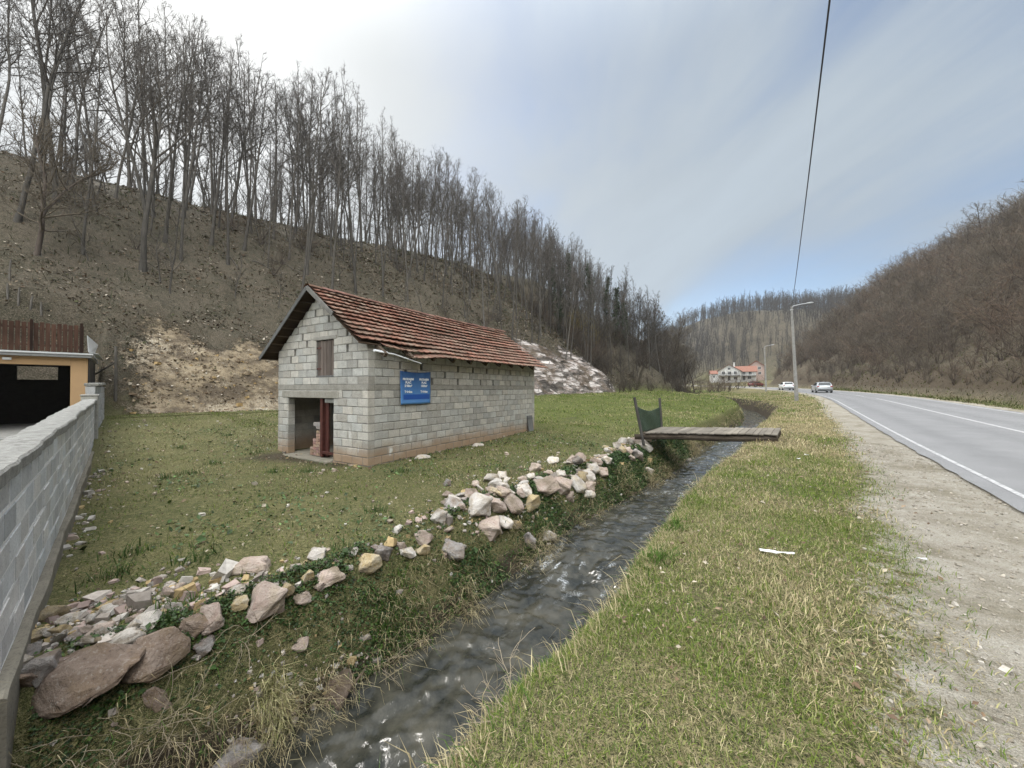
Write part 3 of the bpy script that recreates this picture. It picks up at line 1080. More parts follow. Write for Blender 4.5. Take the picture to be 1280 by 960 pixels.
# shutter of old planks
sh = MB()
rr_ = random.Random(3)
u = 1.385
while u < 2.12:
    w_ = min(rr_.uniform(.09, .15), 2.125 - u)
    if w_ < .03: break
    t = rr_.uniform(.7, 1.25)
    sh.cur = (t, t * .98, t * .95)
    sh.box((.045 + rr_.uniform(-.006, .006), u + w_ / 2, 2.70 + rr_.uniform(-.02, .01)), (.012, w_ / 2 - .005, .475), None, .003)
    u += w_
shu = sh.build('shutter', M_SHUTTER, barn)
fr_ = MB()
fr_.cur = (.8, .8, .8)
fr_.box((.075, 1.755, 2.215), (.07, .40, .022), None, .003)
fr_.box((.09, 1.372, 2.70), (.045, .013, .46), None, .003)
fr_.box((.09, 2.140, 2.70), (.045, .013, .46), None, .003)
fr_.build('window_frame', M_GREYBOARD, barn)
for zz0 in (2.42, 2.98):
    hg_ = MB()
    hg_.box((.028, 2.06, zz0), (.004, .10, .018))
    hg_.build('hinge', M_RUST, shu)
# red steel door post with its low rail and a short timber across the top
dp = MB()
dp.cur = (1, 1, 1)
dp.box((.10, 1.98, .83), (.05, .055, .78), None, .004)
dp.box((.16, 1.88, .83), (.02, .09, .78), None, .004)
dp.box((.075, 1.65, .16), (.022, .29, .035), None, .004)
dp.build('door_post', M_RUST, barn)
dl = MB()
dl.cur = (1.8, 1.8, 1.7)
dl.box((.12, 1.60, 1.56), (.06, .24, .055), None, .006)
dl.build('door_head', M_GREYBOARD, barn)


def barn_pt(x, y, z):
    ca, sa = math.cos(TS), math.sin(TS)
    return Vector((HO.x + ca * x - sa * y, HO.y + sa * x + ca * y, HG + z))


# brick pile in the doorway
bp = MB()
rr_ = random.Random(12)
for row in range(9):
    n_ = 4 - row // 3
    for k in range(n_):
        for dpt in range(2):
            t = rr_.uniform(.75, 1.2)
            bp.cur = (t, t * rr_.uniform(.85, 1.05), t * rr_.uniform(.85, 1.05))
            M_ = Matrix.Translation((.18 + dpt * .13, 2.12 + k * .145 + rr_.uniform(-.015, .015), .065 + row * .078)) @ Matrix.Rotation(rr_.uniform(-.12, .12), 4, 'Z')
            bp.box((0, 0, 0), (.058, .066, .034), M_, .005)
for k in range(2):
    bp.cur = (.75, .95, 1.1)
    bp.box((.24, 2.2 + k * .12, .82 + k * .07), (.11, .16, .055), Matrix.Rotation(0, 4, 'Z'), .01)
M_BRICK = coltint('pale_brick', ((.33, .21, .16), (.50, .38, .31)), 12)
pile = bp.build('brick_pile', M_BRICK)
pile.location = (HO.x, HO.y, HG)
pile.rotation_euler = (0, 0, TS)
tag(pile, 'pile of pale pink bricks stacked in the open doorway of the barn', 'brick pile')
# grey board leaning on the far end of the long wall
gb = MB()
gb.box((0, 0, .36), (.20, .022, .36), None, .004)
gb.cur = (.8, .8, .8)
gb.box((0, -.028, .60), (.20, .008, .035), None, .002)
b_ = gb.build('wooden_board', M_GREYBOARD)
b_.location = barn_pt(8.1, -.14, .02)
b_.rotation_euler = (R(-9), R(1), TS)
tag(b_, 'weathered grey board leaning on the long block wall at ground level', 'board')
# white gutter rail hanging under the broken corner of the eaves
gr_ = MB()
gr_.tube([(-.05, -.30, 2.78), (.5, -.34, 2.74), (1.42, -.36, 2.56)], .018, 8)
gr_.tube([(-.02, -.24, 2.80), (.35, -.27, 2.77)], .03, 8)
o = gr_.build('loose_gutter', M_WHITEMETAL, barn)

# blue sale banner on the long wall
ban = empty('sale_banner', barn_pt(.98, -.012, 1.46), TS, 'blue banner with white lettering hung on the long block wall', 'banner')
m_ban, g = material('blue_banner')
zz0 = g.sep(g.obj)[2]
bn = g.noise(7, g.obj, 3)
bc = g.mix(g.map(zz0, .9, .05), (.016, .066, .20), (.100, .270, .60))
g.set(color=g.mix(g.map(bn, .4, .7, 0, .2), bc, (.12, .26, .5)), rough=.45, spec=.4)
bw, bh = 1.14, .90
nx_, nz_ = 24, 18
xs_, zs_ = np.linspace(0, bw, nx_), np.linspace(0, bh, nz_)
gx, gz = np.meshgrid(xs_, zs_, indexing='ij')


def ban_y(x, z):
    return -.022 - .018 * np.sin(x / bw * math.pi) * (1 - .6 * z / bh) - .010 * fbm(x / .35, z / .35, 2, 301) - .03 * np.exp(-((x - .0) / .12) ** 2) * (1 - z / bh)


tw = .028 * (gx / bw) * (gz / bh)
Vb = np.stack([gx, ban_y(gx, gz), gz - .035 * np.sin(gx / bw * math.pi) * (gz / bh) ** 3], -1).reshape(-1, 3)
gi = np.arange(gx.size).reshape(gx.shape)
q4 = np.stack([gi[:-1, :-1], gi[1:, :-1], gi[1:, 1:], gi[:-1, 1:]], -1).reshape(-1, 4)
me = np_mesh('cloth', Vb, q4.ravel(), np.arange(len(q4)) * 4, np.full(len(q4), 4), m_ban, None, True)
cloth = link('cloth', me, ban)
sm = cloth.modifiers.new('thick', 'SOLIDIFY')
sm.thickness = .004
m_band, g = material('blue_band')
g.set(color=(.016, .085, .36), rough=.45)
bdm = MB()
x0, x1, z0, z1 = .10, 1.09, .13, .265
xs2 = np.linspace(x0, x1, 14)
for a, b in zip(xs2, xs2[1:]):
    bdm.face(*[(x_, float(ban_y(x_, z_)) - .005, z_ - .035 * math.sin(x_ / bw * math.pi) * (z_ / bh) ** 3) for x_, z_ in ((a, z0), (b, z0), (b, z1), (a, z1))])
bdm.build('printed_band', m_band, ban)
M_LETTER = plain('white_lettering', (.85, .88, .90), .5, 0, .03, tint=False)


def lettering(name, txt, cx, cz, size, parent, mat, yoff=-.007):
    cu = bpy.data.curves.new(name, 'FONT')
    cu.body = txt
    cu.size = size
    cu.align_x, cu.align_y = 'CENTER', 'CENTER'
    cu.extrude = .0008
    cu.offset = .0035
    ob = bpy.data.objects.new(name, cu)
    COL.objects.link(ob)
    bpy.context.view_layer.update()
    dg = bpy.context.evaluated_depsgraph_get()
    me = bpy.data.meshes.new_from_object(ob.evaluated_get(dg))
    bpy.data.objects.remove(ob)
    co = np.array([v.co for v in me.vertices])
    x_, z_ = cx + co[:, 0], cz + co[:, 1]
    y_ = ban_y(x_, z_) + yoff - co[:, 2]
    for v, p in zip(me.vertices, np.stack([x_, y_, z_], -1)):
        v.co = p
    me.materials.clear()
    me.materials.append(mat)
    return link(name, me, parent)


for cx, area in ((.275, '2600m²'), (.865, '1500m²')):
    lettering('lettering', 'PRODAJEM', cx, .675, .078, ban, M_LETTER)
    lettering('lettering', 'PLAC', cx, .585, .085, ban, M_LETTER)
    lettering('lettering', area, cx, .495, .085, ban, M_LETTER)
    lettering('lettering', 'Telefon', cx, .335, .088, ban, M_LETTER)

# ------------------------------------------------------------------ boundary wall of grey blocks, running away to the left
WA = math.atan((640 - 150) / FPX)
DW, NW = Vector((-math.sin(WA), math.cos(WA), 0)), Vector((math.cos(WA), math.sin(WA), 0))
WO = NW * -.505


def wpt(t, d, z):                                         # t away along the wall, d to the left of its right face
    return WO + DW * t - NW * d + Vector((0, 0, z))


M_WBLOCK = coltint('wall_block', ((.55, .548, .54), (.72, .718, .71)), 6, .6, .006)
M_WMORT = coltint('wall_mortar', ((.80, .795, .78), (.86, .855, .84)), 8, .6, .006)
M_COPE = coltint('rough_coping', ((.24, .235, .215), (.52, .51, .48)), 14, 1.0, .015)
bwall = empty('block_wall', tuple(wpt(3.7, .1, -.42)), 0, 'long grey block garden wall with pale mortar and rough coping', 'wall')


def rel(fn, base):
    b0 = Vector(base)
    return lambda *a: tuple(Vector(fn(*a)) - b0)


bw0 = wpt(3.7, .1, -.42)
wz = lambda t, z: z + .0135 * (t - 3.7)
wb, wm = MB(), MB()
rng = random.Random(21)
fw = rel(lambda u, d, z: wpt(u, d * 1.02, wz(u, z)), bw0)
zs = -.30
k = 0
while k < 6:
    blocks(wb, 3.7, 16.3, zs, zs + .2, fw, .2 * (k % 2), (), rng=rng, mort=wm, dark=1.0, JT=.026, rec=.002, chm=(.002, .005))
    zs += .2
    k += 1
for i in range(len(wm.c)):
    wm.c[i] = (1, 1, 1)
wbo = wb.build('blocks', M_WBLOCK, bwall)
wm.build('mortar', M_WMORT, wbo)
# coping, uneven along its edges
T_ = np.arange(3.66, 16.35, .06)
prof = lambda t, k: (k, t)
mbc = MB()
rings = []
for i, t in enumerate(T_):
    e = .018 * fbm(np.array([t / .25]), np.array([0.]), 3, 401)[0] + .02 * fbm(np.array([t / 1.1]), np.array([3.]), 2, 403)[0]
    e2 = .018 * fbm(np.array([t / .25]), np.array([9.]), 3, 402)[0]
    h = .012 * fbm(np.array([t / .3]), np.array([5.]), 3, 404)[0] + .03 * fbm(np.array([t / 2.4]), np.array([5.]), 2, 406)[0]
    z0 = wz(t, .905)
    ring = [(-.03 - e, z0 - .01 + h * .3), (-.035 - e, z0 + .065 + h), (-.022 - e, z0 + .082 + h), (.10, z0 + .090 + h), (.23 + e2, z0 + .08 + h), (.25 + e2, z0 + .05 + h), (.245 + e2, z0 - .01)]
    rings.append([mbc.vert(tuple(wpt(t, d, z) - bw0)) for d, z in ring])
for a, b in zip(rings, rings[1:]):
    for j in range(6):
        mbc.f.append([a[j], b[j], b[j + 1], a[j + 1]])
        mbc.mi.append(0)
mbc.f += [rings[0][::-1], rings[-1]]
mbc.mi += [0, 0]
mbc.build('coping', M_COPE, bwall, False)
mf = MB()
rings = []
for t in np.arange(3.66, 16.35, .12):
    gx_, gy_ = wpt(t, 0, 0)[:2]
    zt = wz(t, -.30) + .015 * fbm(np.array([t / .4]), np.array([1.]), 3, 407)[0]
    e = .02 * fbm(np.array([t / .5]), np.array([2.]), 3, 408)[0]
    ring = [(-.06 - e, -1.5), (-.06 - e, zt - .015), (-.045 - e, zt), (.26, zt), (.26, -1.5)]
    rings.append([mf.vert(tuple(wpt(t, d, z) - bw0)) for d, z in ring])
for a, b in zip(rings, rings[1:]):
    for j in range(4):
        mf.f.append([a[j], b[j], b[j + 1], a[j + 1]])
        mf.mi.append(0)
mf.f += [rings[0][::-1], rings[-1]]
mf.mi += [0, 0]
mf.cur = (.8, .78, .72)
mf.c = [(.72, .68, .6)] * len(mf.v)
mf.build('foundation', M_CONC, bwall)
RW = Matrix.Rotation(math.atan2(DW.y, DW.x), 4, 'Z')


def wbox(mb_, t, d, z, ht, hd, hz, ch=.0, base=bw0, tilt=0.0):
    M_ = Matrix.Translation(wpt(t, d, z) - base) @ RW @ Matrix.Rotation(tilt, 4, 'Y')
    mb_.box((0, 0, 0), (ht, hd, hz), M_, ch)


pil = MB()
pil.cur = (1.15, 1.15, 1.13)
wbox(pil, 16.47, .10, .40, .16, .17, .86, .015)
pil.cur = (1.0, 1.0, 1.0)
wbox(pil, 16.47, .10, 1.285, .175, .185, .03, .015)
pil.build('pillar', M_CONC, bwall)
# lower, older stretch beyond the pillar
ow = empty('old_wall', tuple(wpt(16.8, .1, 0)), 0, 'short weathered grey wall continuing beyond the capped pillar', 'wall')
ob0 = wpt(16.8, .1, 0)
b2 = MB()
rng = random.Random(5)
f2 = rel(lambda u, d, z: wpt(u, d - .0 - (u - 16.6) * .03, z), ob0)
for k in range(9):
    blocks(b2, 16.64, 20.4, -.25 + .2 * k, -.05 + .2 * k, f2, .2 * (k % 2), (), rng=rng, mort=b2, dark=.78)
b2.build('blocks', M_WBLOCK, ow)
c2 = MB()
for k in range(3):
    c2.cur = (.8, .8, .78)
    t = 17.3 + 1.25 * k
    M_ = Matrix.Translation(Vector(f2(t, .1, 1.60 + .02 * k))) @ RW
    c2.box((0, 0, 0), (.61, .15, .045), M_, .015)
c2.build('coping', M_COPE, ow)

# open fronted garage beyond the wall
GT, GD = 19.0, .245                                       # front face at t = GT, right corner at d = GD
gb0 = wpt(GT, GD, 0)
gar = empty('open_garage', tuple(gb0), 0, 'low ochre garage with a wide open front and flat roof, beyond the garden wall', 'garage')
GH, GW, GDEP = 2.50, 6.2, 4.2


def gbox(mb_, t0, t1, d0, d1, z0, z1, ch=0.0):
    wbox(mb_, (t0 + t1) / 2, (d0 + d1) / 2, (z0 + z1) / 2, (t1 - t0) / 2, (d1 - d0) / 2, (z1 - z0) / 2, ch, gb0)


gw = MB()
gbox(gw, GT, GT + .25, GD, GD + .38, -.2, GH, .01)
gbox(gw, GT, GT + .25, GD + .38, GD + GW, 2.24, GH, .0)
gbox(gw, GT, GT + .25, GD + GW - .4, GD + GW, -.2, 2.24, .0)
gw.build('front_wall', M_ORANGE, gar)
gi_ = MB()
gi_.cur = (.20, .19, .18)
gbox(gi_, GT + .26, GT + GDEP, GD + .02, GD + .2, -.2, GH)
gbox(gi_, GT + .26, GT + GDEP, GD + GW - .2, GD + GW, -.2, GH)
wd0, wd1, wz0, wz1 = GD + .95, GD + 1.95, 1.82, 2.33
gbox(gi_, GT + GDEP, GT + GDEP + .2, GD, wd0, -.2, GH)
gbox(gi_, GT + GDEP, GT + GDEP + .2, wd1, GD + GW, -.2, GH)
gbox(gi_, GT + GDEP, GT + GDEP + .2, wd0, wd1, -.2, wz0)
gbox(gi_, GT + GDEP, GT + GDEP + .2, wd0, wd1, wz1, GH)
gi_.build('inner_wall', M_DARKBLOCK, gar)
gf = MB()
gf.cur = (.85, .85, .85)
gbox(gf, GT - 2.5, GT + GDEP, GD, GD + GW, -.15, .16)
gf.build('floor', M_CONC, gar)
gr = MB()
gr.cur = (.62, .62, .62)
gbox(gr, GT - .18, GT + GDEP + .3, GD - .10, GD + GW + .1, GH, GH + .13, .01)
grf = gr.build('roof', M_ZINC, gar)
gt = MB()
gt.cur = (1.25, 1.25, 1.25)
gbox(gt, GT - .22, GT - .182, GD - .12, GD + GW + .1, GH + .09, GH + .14, .004)
gt.build('roof_trim', M_ZINC, grf)
gs_ = MB()
for k in range(8):
    gs_.cur = (1 + .5 * (k % 2),) * 3
    gbox(gs_, GT + .02 + k * .5, GT + .52 + k * .5, GD - .03 - .01 * (k % 2), GD - .005, .0, GH - .01)
gs_.build('side_cladding', M_BLACKSHEET, gar)
lamp = MB()
gbox(lamp, GT - .06, GT, GD + 1.55, GD + 1.72, 2.36, 2.44, .01)
lamp.build('lamp', M_WHITEMETAL, gar)
# sheet standing along the side edge of the garage roof
sb0 = wpt(GT, GD - .1, GH + .15)
shm = MB()
P3 = lambda t, d, z: tuple(wpt(t, d, z) - sb0)
zb = GH + .145
A_ = [P3(GT - .15, GD - .02, zb + .06), P3(GT + 3.2, GD - .02, zb + .06), P3(GT + 3.2, GD - .14, zb + .56), P3(GT - .15, GD + .01, zb + .60)]
B_ = [P3(GT - .15, GD - .02, zb + .06), P3(GT + 3.2, GD - .02, zb + .06), P3(GT + 3.3, GD - .30, zb - .06), P3(GT - .1, GD - .24, zb + .01)]
shm.face(*A_)
shm.face(*B_)
o = shm.build('metal_sheet', M_WHITEMETAL, None, False, tuple(sb0))
md = o.modifiers.new('thick', 'SOLIDIFY')
md.thickness = .012
tag(o, 'bent white metal sheet standing on the corner edge of the garage roof', 'metal sheet')
# brown board fence on that roof
fb0 = wpt(GT, GD + .1, GH + .13)
fe = empty('board_fence', tuple(fb0), 0, 'brown upright board fence standing along the flat roof of the garage', 'fence')
fm2 = MB()
rr_ = random.Random(31)
d = GD + .10
while d < GD + GW:
    t = rr_.uniform(.72, 1.25)
    fm2.cur = (t, t * .96, t * .92)
    h = rr_.uniform(-.02, .02)
    wbox(fm2, GT + .02, d + .05, GH + .15 + .47 + h, .010, .047, .45, .003, fb0)
    d += .118
fm2.build('boards', M_FENCE, fe)
for z_ in (.22, .75):
    q = MB()
    wbox(q, GT + .05, GD + GW / 2, GH + .14 + z_, .018, GW / 2 - .1, .03, .003, fb0)
    q.build('rail', M_FENCE, fe)
for d in (GD + .15, GD + 1.18, GD + 2.9, GD + 4.6, GD + 6.0):
    q = MB()
    q.cur = (.35, .35, .35)
    wbox(q, GT + .0, d, GH + .13 + .51, .03, .03, .51, .003, fb0)
    q.build('post', M_FENCE, fe)
M_POSTG = wood('grey_post', (.075, .068, .058), (.17, .155, .135), 'Z')
# leaning fence post with a stay where the wall ends
gp = ground(144, 500) or (-14, 13, 0)
pp = Vector(gp)
fp = empty('fence_post', tuple(pp), 0, 'old leaning wooden post with a diagonal stay at the end of the wall', 'fence post')
q = MB()
q.tube([(0, 0, -.2), (.02, 0, .9), (.0, .0, 2.2)], [.055, .05, .045], 7)
q.build('post', M_POSTG, fp)
q = MB()
q.tube([(.0, 0, 1.55), (-.95, .1, 1.05)], [.03, .03], 6)
q.build('stay', M_POSTG, fp)
for i, (px_, py_, h) in enumerate(((10, 372, .6), (23, 380, .7), (38, 384, .5), (52, 392, .5), (12, 350, .9))):
    gp = ground(px_, py_)
    if gp is None: continue
    q = MB()
    q.tube([(0, 0, -.2), (.03 * (i % 3 - 1), 0, h * .5), (.06 * (i % 3 - 1), .03, h)], [.038, .036, .032], 6)
    o = q.build('fence_post', M_POSTG, None, False, gp)
    tag(o, ['grey wooden stake on the slope above the garage fence, the leftmost low one', 'grey wooden stake on the slope, second from the left above the garage', 'grey wooden stake on the slope, third from the left above the garage',
            'grey wooden stake on the slope nearest above the board fence', 'taller grey wooden stake highest up the slope above the garage'][i], 'fence post', 'old stakes on the slope above the garage')

# ------------------------------------------------------------------ plank footbridge
BA = Vector((4.31, 12.2, .0))
AX, WX = Vector((.90, -.436, .035)), Vector((.62, .785, .02))
BL, BWd = 3.45, 1.72
br = empty('plank_footbridge', tuple(BA), 0, 'small weathered plank footbridge across the stream', 'footbridge')
deck = MB()
rr_ = random.Random(9)
u = 0.0
while u < BL:
    w_ = rr_.uniform(.13, .19)
    t = rr_.uniform(.72, 1.18)
    deck.cur = (t, t * .99, t * .97)
    e0, e1 = rr_.uniform(-.05, .03), rr_.uniform(-.04, .06)
    a = AX * (u + w_ / 2) + WX * e0 + Vector((0, 0, .05 + rr_.uniform(-.008, .008)))
    b = AX * (u + w_ / 2) + WX * (BWd + e1) + Vector((0, 0, .05 + rr_.uniform(-.008, .008)))
    wd = (w_ - .012) * abs(AX.cross(WX.normalized()).length)
    deck.beam(a, b, wd, .038, .006, rr_.uniform(-.03, .03))
    u += w_
M_DECK2 = wood('deck_boards', (.17, .15, .125), (.35, .315, .265), 'X', 1.0)
deck.build('deck', M_DECK2, br)
for k, w_ in enumerate((.10, .62, 1.15, 1.62)):
    q = MB()
    q.cur = (1, 1, 1)
    pts = [AX * x_ + WX * w_ + Vector((0, 0, -.085 + .015 * math.sin(x_ * 2))) for x_ in np.linspace(-.35, BL + .1, 7)]
    q.tube(pts, [.088, .095, .09, .092, .088, .085, .08], 9)
    q.build('beam', M_LOG, br)
# mesh screen on two posts at the left end
sc_ = empty('net_screen', tuple(BA), 0, 'dark green net stretched between two leaning posts at the footbridge', 'net screen')
p0, p1 = Vector((-.05, -.03, -.35)), Vector((-.36, -.06, 1.20))
p2, p3 = WX * BWd + Vector((.03, 0, -.3)), WX * BWd + Vector((-.06, 0, 1.10))
M_POST = wood('dark_post', (.045, .042, .04), (.13, .12, .11), 'Z')
for a, b in ((p0, p1), (p2, p3)):
    q = MB()
    q.beam(a, b, .085, .07, .008)
    q.build('post', M_POST, sc_)
m_net, g = material('green_net')
wv1 = g.n('ShaderNodeTexWave', {0: g.obj, 1: 22.0}, wave_type='BANDS', bands_direction='Z').outputs[1]
wv2 = g.n('ShaderNodeTexWave', {0: g.obj, 1: 22.0}, wave_type='BANDS', bands_direction='X').outputs[1]
al = g.math('ADD', .48, g.math('MULTIPLY', g.math('MAXIMUM', wv1, wv2), .35))
g.set(color=g.mix(g.noise(5, g.obj, 4), (.012, .030, .022), (.035, .070, .050)), rough=.8, alpha=al)
nU, nV = 14, 12
Vn = []
for i in range(nU):
    for j in range(nV):
        a, b = i / (nU - 1), j / (nV - 1)
        lo = p0.lerp(p1, .27).lerp(p2.lerp(p3, .23), a)
        hi = p0.lerp(p1, .83).lerp(p2.lerp(p3, .78), a) + Vector((0, 0, -.16 * math.sin(a * math.pi)))
        p = lo.lerp(hi, b) + Vector((.05, -.05, 0)) * (math.sin(a * 9 + b * 4) * .5 * math.sin(a * math.pi))
        Vn.append(tuple(p))
gi = np.arange(nU * nV).reshape(nU, nV)
q4 = np.stack([gi[:-1, :-1], gi[1:, :-1], gi[1:, 1:], gi[:-1, 1:]], -1).reshape(-1, 4)
o = link('net', np_mesh('net', Vn, q4.ravel(), np.arange(len(q4)) * 4, np.full(len(q4), 4), m_net, None, True), sc_)
md = o.modifiers.new('thick', 'SOLIDIFY')
md.thickness = .003

# ------------------------------------------------------------------ lamp posts and the cable
M_POLE = coltint('pole_concrete', ((.23, .225, .21), (.36, .352, .335)), 3, .4, .006)
M_LAMP = plain('lamp_grey', (.45, .46, .47), .45, .1)


def lamp_post(x, y, ztop, lean, label, arm=1.5):
    zb = float(Zxy(x, y))
    r = empty('street_lamp', (x, y, zb), 0, label, 'street lamp', 'concrete street lamps beside the road')
    h = ztop - zb
    q = MB()
    n = 9
    q.cur = (1, 1, 1)
    rings = []
    for k in range(n):
        a = -.3 + (h + .3) * k / (n - 1)
        f = max(a, 0) / h
        w_, d_ = .140 - .072 * f, .118 - .052 * f
        cx, cy = lean[0] * f, lean[1] * f
        ch = .03
        ring = [(-w_, -d_ + ch), (-w_ + ch, -d_), (w_ - ch, -d_), (w_, -d_ + ch), (w_, d_ - ch), (w_ - ch, d_), (-w_ + ch, d_), (-w_, d_ - ch)]
        rings.append([q.vert((cx + px_, cy + py_, a)) for px_, py_ in ring])
    for a, b in zip(rings, rings[1:]):
        for j in range(8):
            q.f.append([a[j], a[(j + 1) % 8], b[(j + 1) % 8], b[j]])
            q.mi.append(0)
    q.f.append(rings[-1])
    q.mi.append(0)
    pole = q.build('pole', M_POLE, r)
    top = Vector((lean[0], lean[1], h))
    q = MB()
    q.tube([top + Vector((0, 0, -.25)), top + Vector((.15, 0, .02)), top + Vector((arm * .6, -.1, .17)), top + Vector((arm, -.15, .24))], .035, 8)
    ar = q.build('arm', M_LAMP, r)
    q = MB()
    c0 = top + Vector((arm - .05, -.15, .25))
    prof = [(0, .04, .035), (.12, .09, .06), (.35, .13, .075), (.58, .10, .055), (.68, .03, .02)]
    rings = []
    for x_, w_, h_ in prof:
        rings.append([q.vert(c0 + Vector((x_, w_ * math.cos(a), .12 * x_ + h_ * math.sin(a)))) for a in np.linspace(0, 2 * math.pi, 10, endpoint=False)])
    for a, b in zip(rings, rings[1:]):
        for j in range(10):
            q.f.append([a[j], a[(j + 1) % 10], b[(j + 1) % 10], b[j]])
            q.mi.append(0)
    q.f += [rings[0], rings[-1]]
    q.mi += [0, 0]
    q.build('lamp_head', M_LAMP, r, True)
    q = MB()
    for z_ in (h - .35,):
        q.box((lean[0], lean[1], z_), (.10, .10, .025), None, .004)
    q.build('band', M_LAMP, r)
    return r, Vector((x + lean[0], y + lean[1], ztop - .1))


_, topA = lamp_post(27.25, 36.0, 9.35, (-.42, 0), 'nearer tall concrete street lamp leaning slightly, on the grass verge', 1.35)
lamp_post(50.0, 74.0, 9.7, (-.25, 0), 'smaller distant concrete street lamp at the bend of the road', 1.2)
q = MB()
end = Vector((-2.7, -5.0, 8.9))
pts = []
for k in range(41):
    f = k / 40
    p = topA.lerp(end, f)
    # the span passes over the verge a little right of the camera
    p.z -= 1.0 * 4 * f * (1 - f) * .6
    pts.append(p)
CABLE = (topA, end)
q.tube(pts, .016, 6)
M_CABLE = plain('black_cable', (.025, .025, .027), .6)
o = q.build('power_cable', M_CABLE)
tag(o, 'black overhead cable rising from the nearer street lamp out of view', 'cable')

# ------------------------------------------------------------------ cars
M_GLASS, g = material('car_glass')
g.set(color=(.02, .025, .03), rough=.05, spec=.6)
M_TYRE = plain('tyre', (.02, .02, .02), .8)
M_RIM = plain('rim', (.42, .43, .45), .35, .7)
M_TAIL, g = material('tail_light')
g.set(color=(.33, .012, .010), rough=.2)
M_PLATE = plain('number_plate', (.75, .75, .72), .5)
M_TRIM = plain('black_trim', (.02, .02, .022), .5)


def paint(name, c, metal):
    m, g = material(name)
    g.set(color=c, rough=.28, metal=metal, coat=.6)
    return m


def car(name, label, pmat, length=4.3, hw=.88, hh=1.46, estate=.0):
    """hatchback; x = forwards, rear at x = 0"""
    r = empty(name, (0, 0, 0), 0, label, 'car')
    st = [(0.0, .80, .46, .86), (.06, .93, .30, .98), (.5, .985, .24, 1.0), (1.3, 1.0, .22, .99), (2.4, 1.0, .22, .97), (3.2, .99, .22, .95), (3.85, .95, .24, .80), (4.18, .80, .30, .66), (4.3, .62, .42, .56)]
    q = MB()
    rings = []
    sc = length / 4.3
    for x_, w_, zb, zt in st:
        w_ *= hw
        ring = [(w_ * .80, zb), (w_ * .95, zb + .06), (w_, (zb + zt) / 2 - .02), (w_ * .985, zt - .12), (w_ * .90, zt), (0, zt + .03), (-w_ * .90, zt), (-w_ * .985, zt - .12), (-w_, (zb + zt) / 2 - .02), (-w_ * .95, zb + .06), (-w_ * .80, zb)]
        rings.append([q.vert((x_ * sc, y_, z_)) for y_, z_ in ring])
    for a, b in zip(rings, rings[1:]):
        for j in range(len(a)):
            j2 = (j + 1) % len(a)
            q.f.append([a[j], b[j], b[j2], a[j2]])
            q.mi.append(0)
    q.f += [rings[0], rings[-1]]
    q.mi += [0, 0]
    # cabin
    cb = [(.10, .90, .97, .99), (.42, .74, 1.40, .985), (.95, .72, 1.455, .985), (1.75, .72, 1.46, .98), (2.35, .72, 1.40, .97), (3.22, .86, .96, .95)]
    rings = []
    for x_, wt, zt, zb in cb:
        ring = [(hw * .90, zb - .03), (hw * (wt + (.90 - wt) * .15), zb + (zt - zb) * .85), (hw * wt * .9, zt - .005), (0, zt + .02), (-hw * wt * .9, zt - .005), (-hw * (wt + (.90 - wt) * .15), zb + (zt - zb) * .85), (-hw * .90, zb - .03)]
        rings.append([q.vert((x_ * sc, y_, z_ * hh / 1.46 if z_ > 1 else z_)) for y_, z_ in ring])
    for a, b in zip(rings, rings[1:]):
        for j in range(6):
            q.f.append([a[j], b[j], b[j + 1], a[j + 1]])
            q.mi.append(0)
    q.build('body', pmat, r, True)
    # windows, set just proud of the cabin
    def glass(nm, pts, thick=.008):
        g_ = MB()
        n_ = (Vector(pts[1]) - Vector(pts[0])).cross(Vector(pts[2]) - Vector(pts[0])).normalized()
        g_.face(*pts)
        o_ = g_.build(nm, M_GLASS, r, fix=False)
        md_ = o_.modifiers.new('thick', 'SOLIDIFY')
        md_.thickness = .02
        md_.offset = 0
        return o_
    k_ = hh / 1.46
    glass('rear_window', [(.095 * sc, .66 * hw / .88 * .98, 1.03), (.095 * sc, -.66 * hw / .88 * .98, 1.03), (.40 * sc, -.55 * hw / .88, 1.375 * k_), (.40 * sc, .55 * hw / .88, 1.375 * k_)])
    glass('windscreen', [(3.12 * sc, .66, 1.01), (3.12 * sc, -.66, 1.01), (2.42 * sc, -.56, 1.375 * k_), (2.42 * sc, .56, 1.375 * k_)])
    for s_ in (-1, 1):
        yb, yt = hw * .895 * s_, hw * .775 * s_
        glass('side_window', [(.55 * sc, yb, 1.0), (1.55 * sc, yb, .99), (1.55 * sc, yt, 1.36 * k_), (.75 * sc, yt, 1.36 * k_)])
        glass('side_window', [(1.66 * sc, yb, .99), (2.85 * sc, yb * .99, .99), (2.30 * sc, yt, 1.345 * k_), (1.66 * sc, yt, 1.36 * k_)])
        for nm, zc_ in (('tail_light', .87),):
            g_ = MB()
            g_.box((.045 * sc, s_ * hw * .755, zc_), (.05, .13, .075), None, .02)
            g_.build(nm, M_TAIL, r)
        g_ = MB()
        g_.box((2.62 * sc, s_ * (hw + .06), 1.0), (.05, .09, .06), None, .02)
        g_.build('mirror', pmat, r)
        for x_ in (.78, 3.45):
            g_ = MB()
            g_.lathe([(.02, -.10), (.27, -.10), (.315, -.07), (.315, .07), (.27, .10), (.02, .10)], 20, (x_ * sc, s_ * (hw - .10), .315), 'Y')
            wo_ = g_.build('wheel', M_TYRE, r)
            g_ = MB()
            g_.lathe([(.02, -.106), (.19, -.106), (.20, -.02), (.20, .02), (.19, .106), (.02, .106)], 16, (x_ * sc, s_ * (hw - .10), .315), 'Y')
            g_.build('rim', M_RIM, wo_)
    g_ = MB()
    g_.box((-.012, 0, .78), (.012, .27, .06), None, .004)
    g_.build('number_plate', M_PLATE, r)
    g_ = MB()
    g_.box((.03, 0, .42), (.07, hw * .80, .07), None, .03)
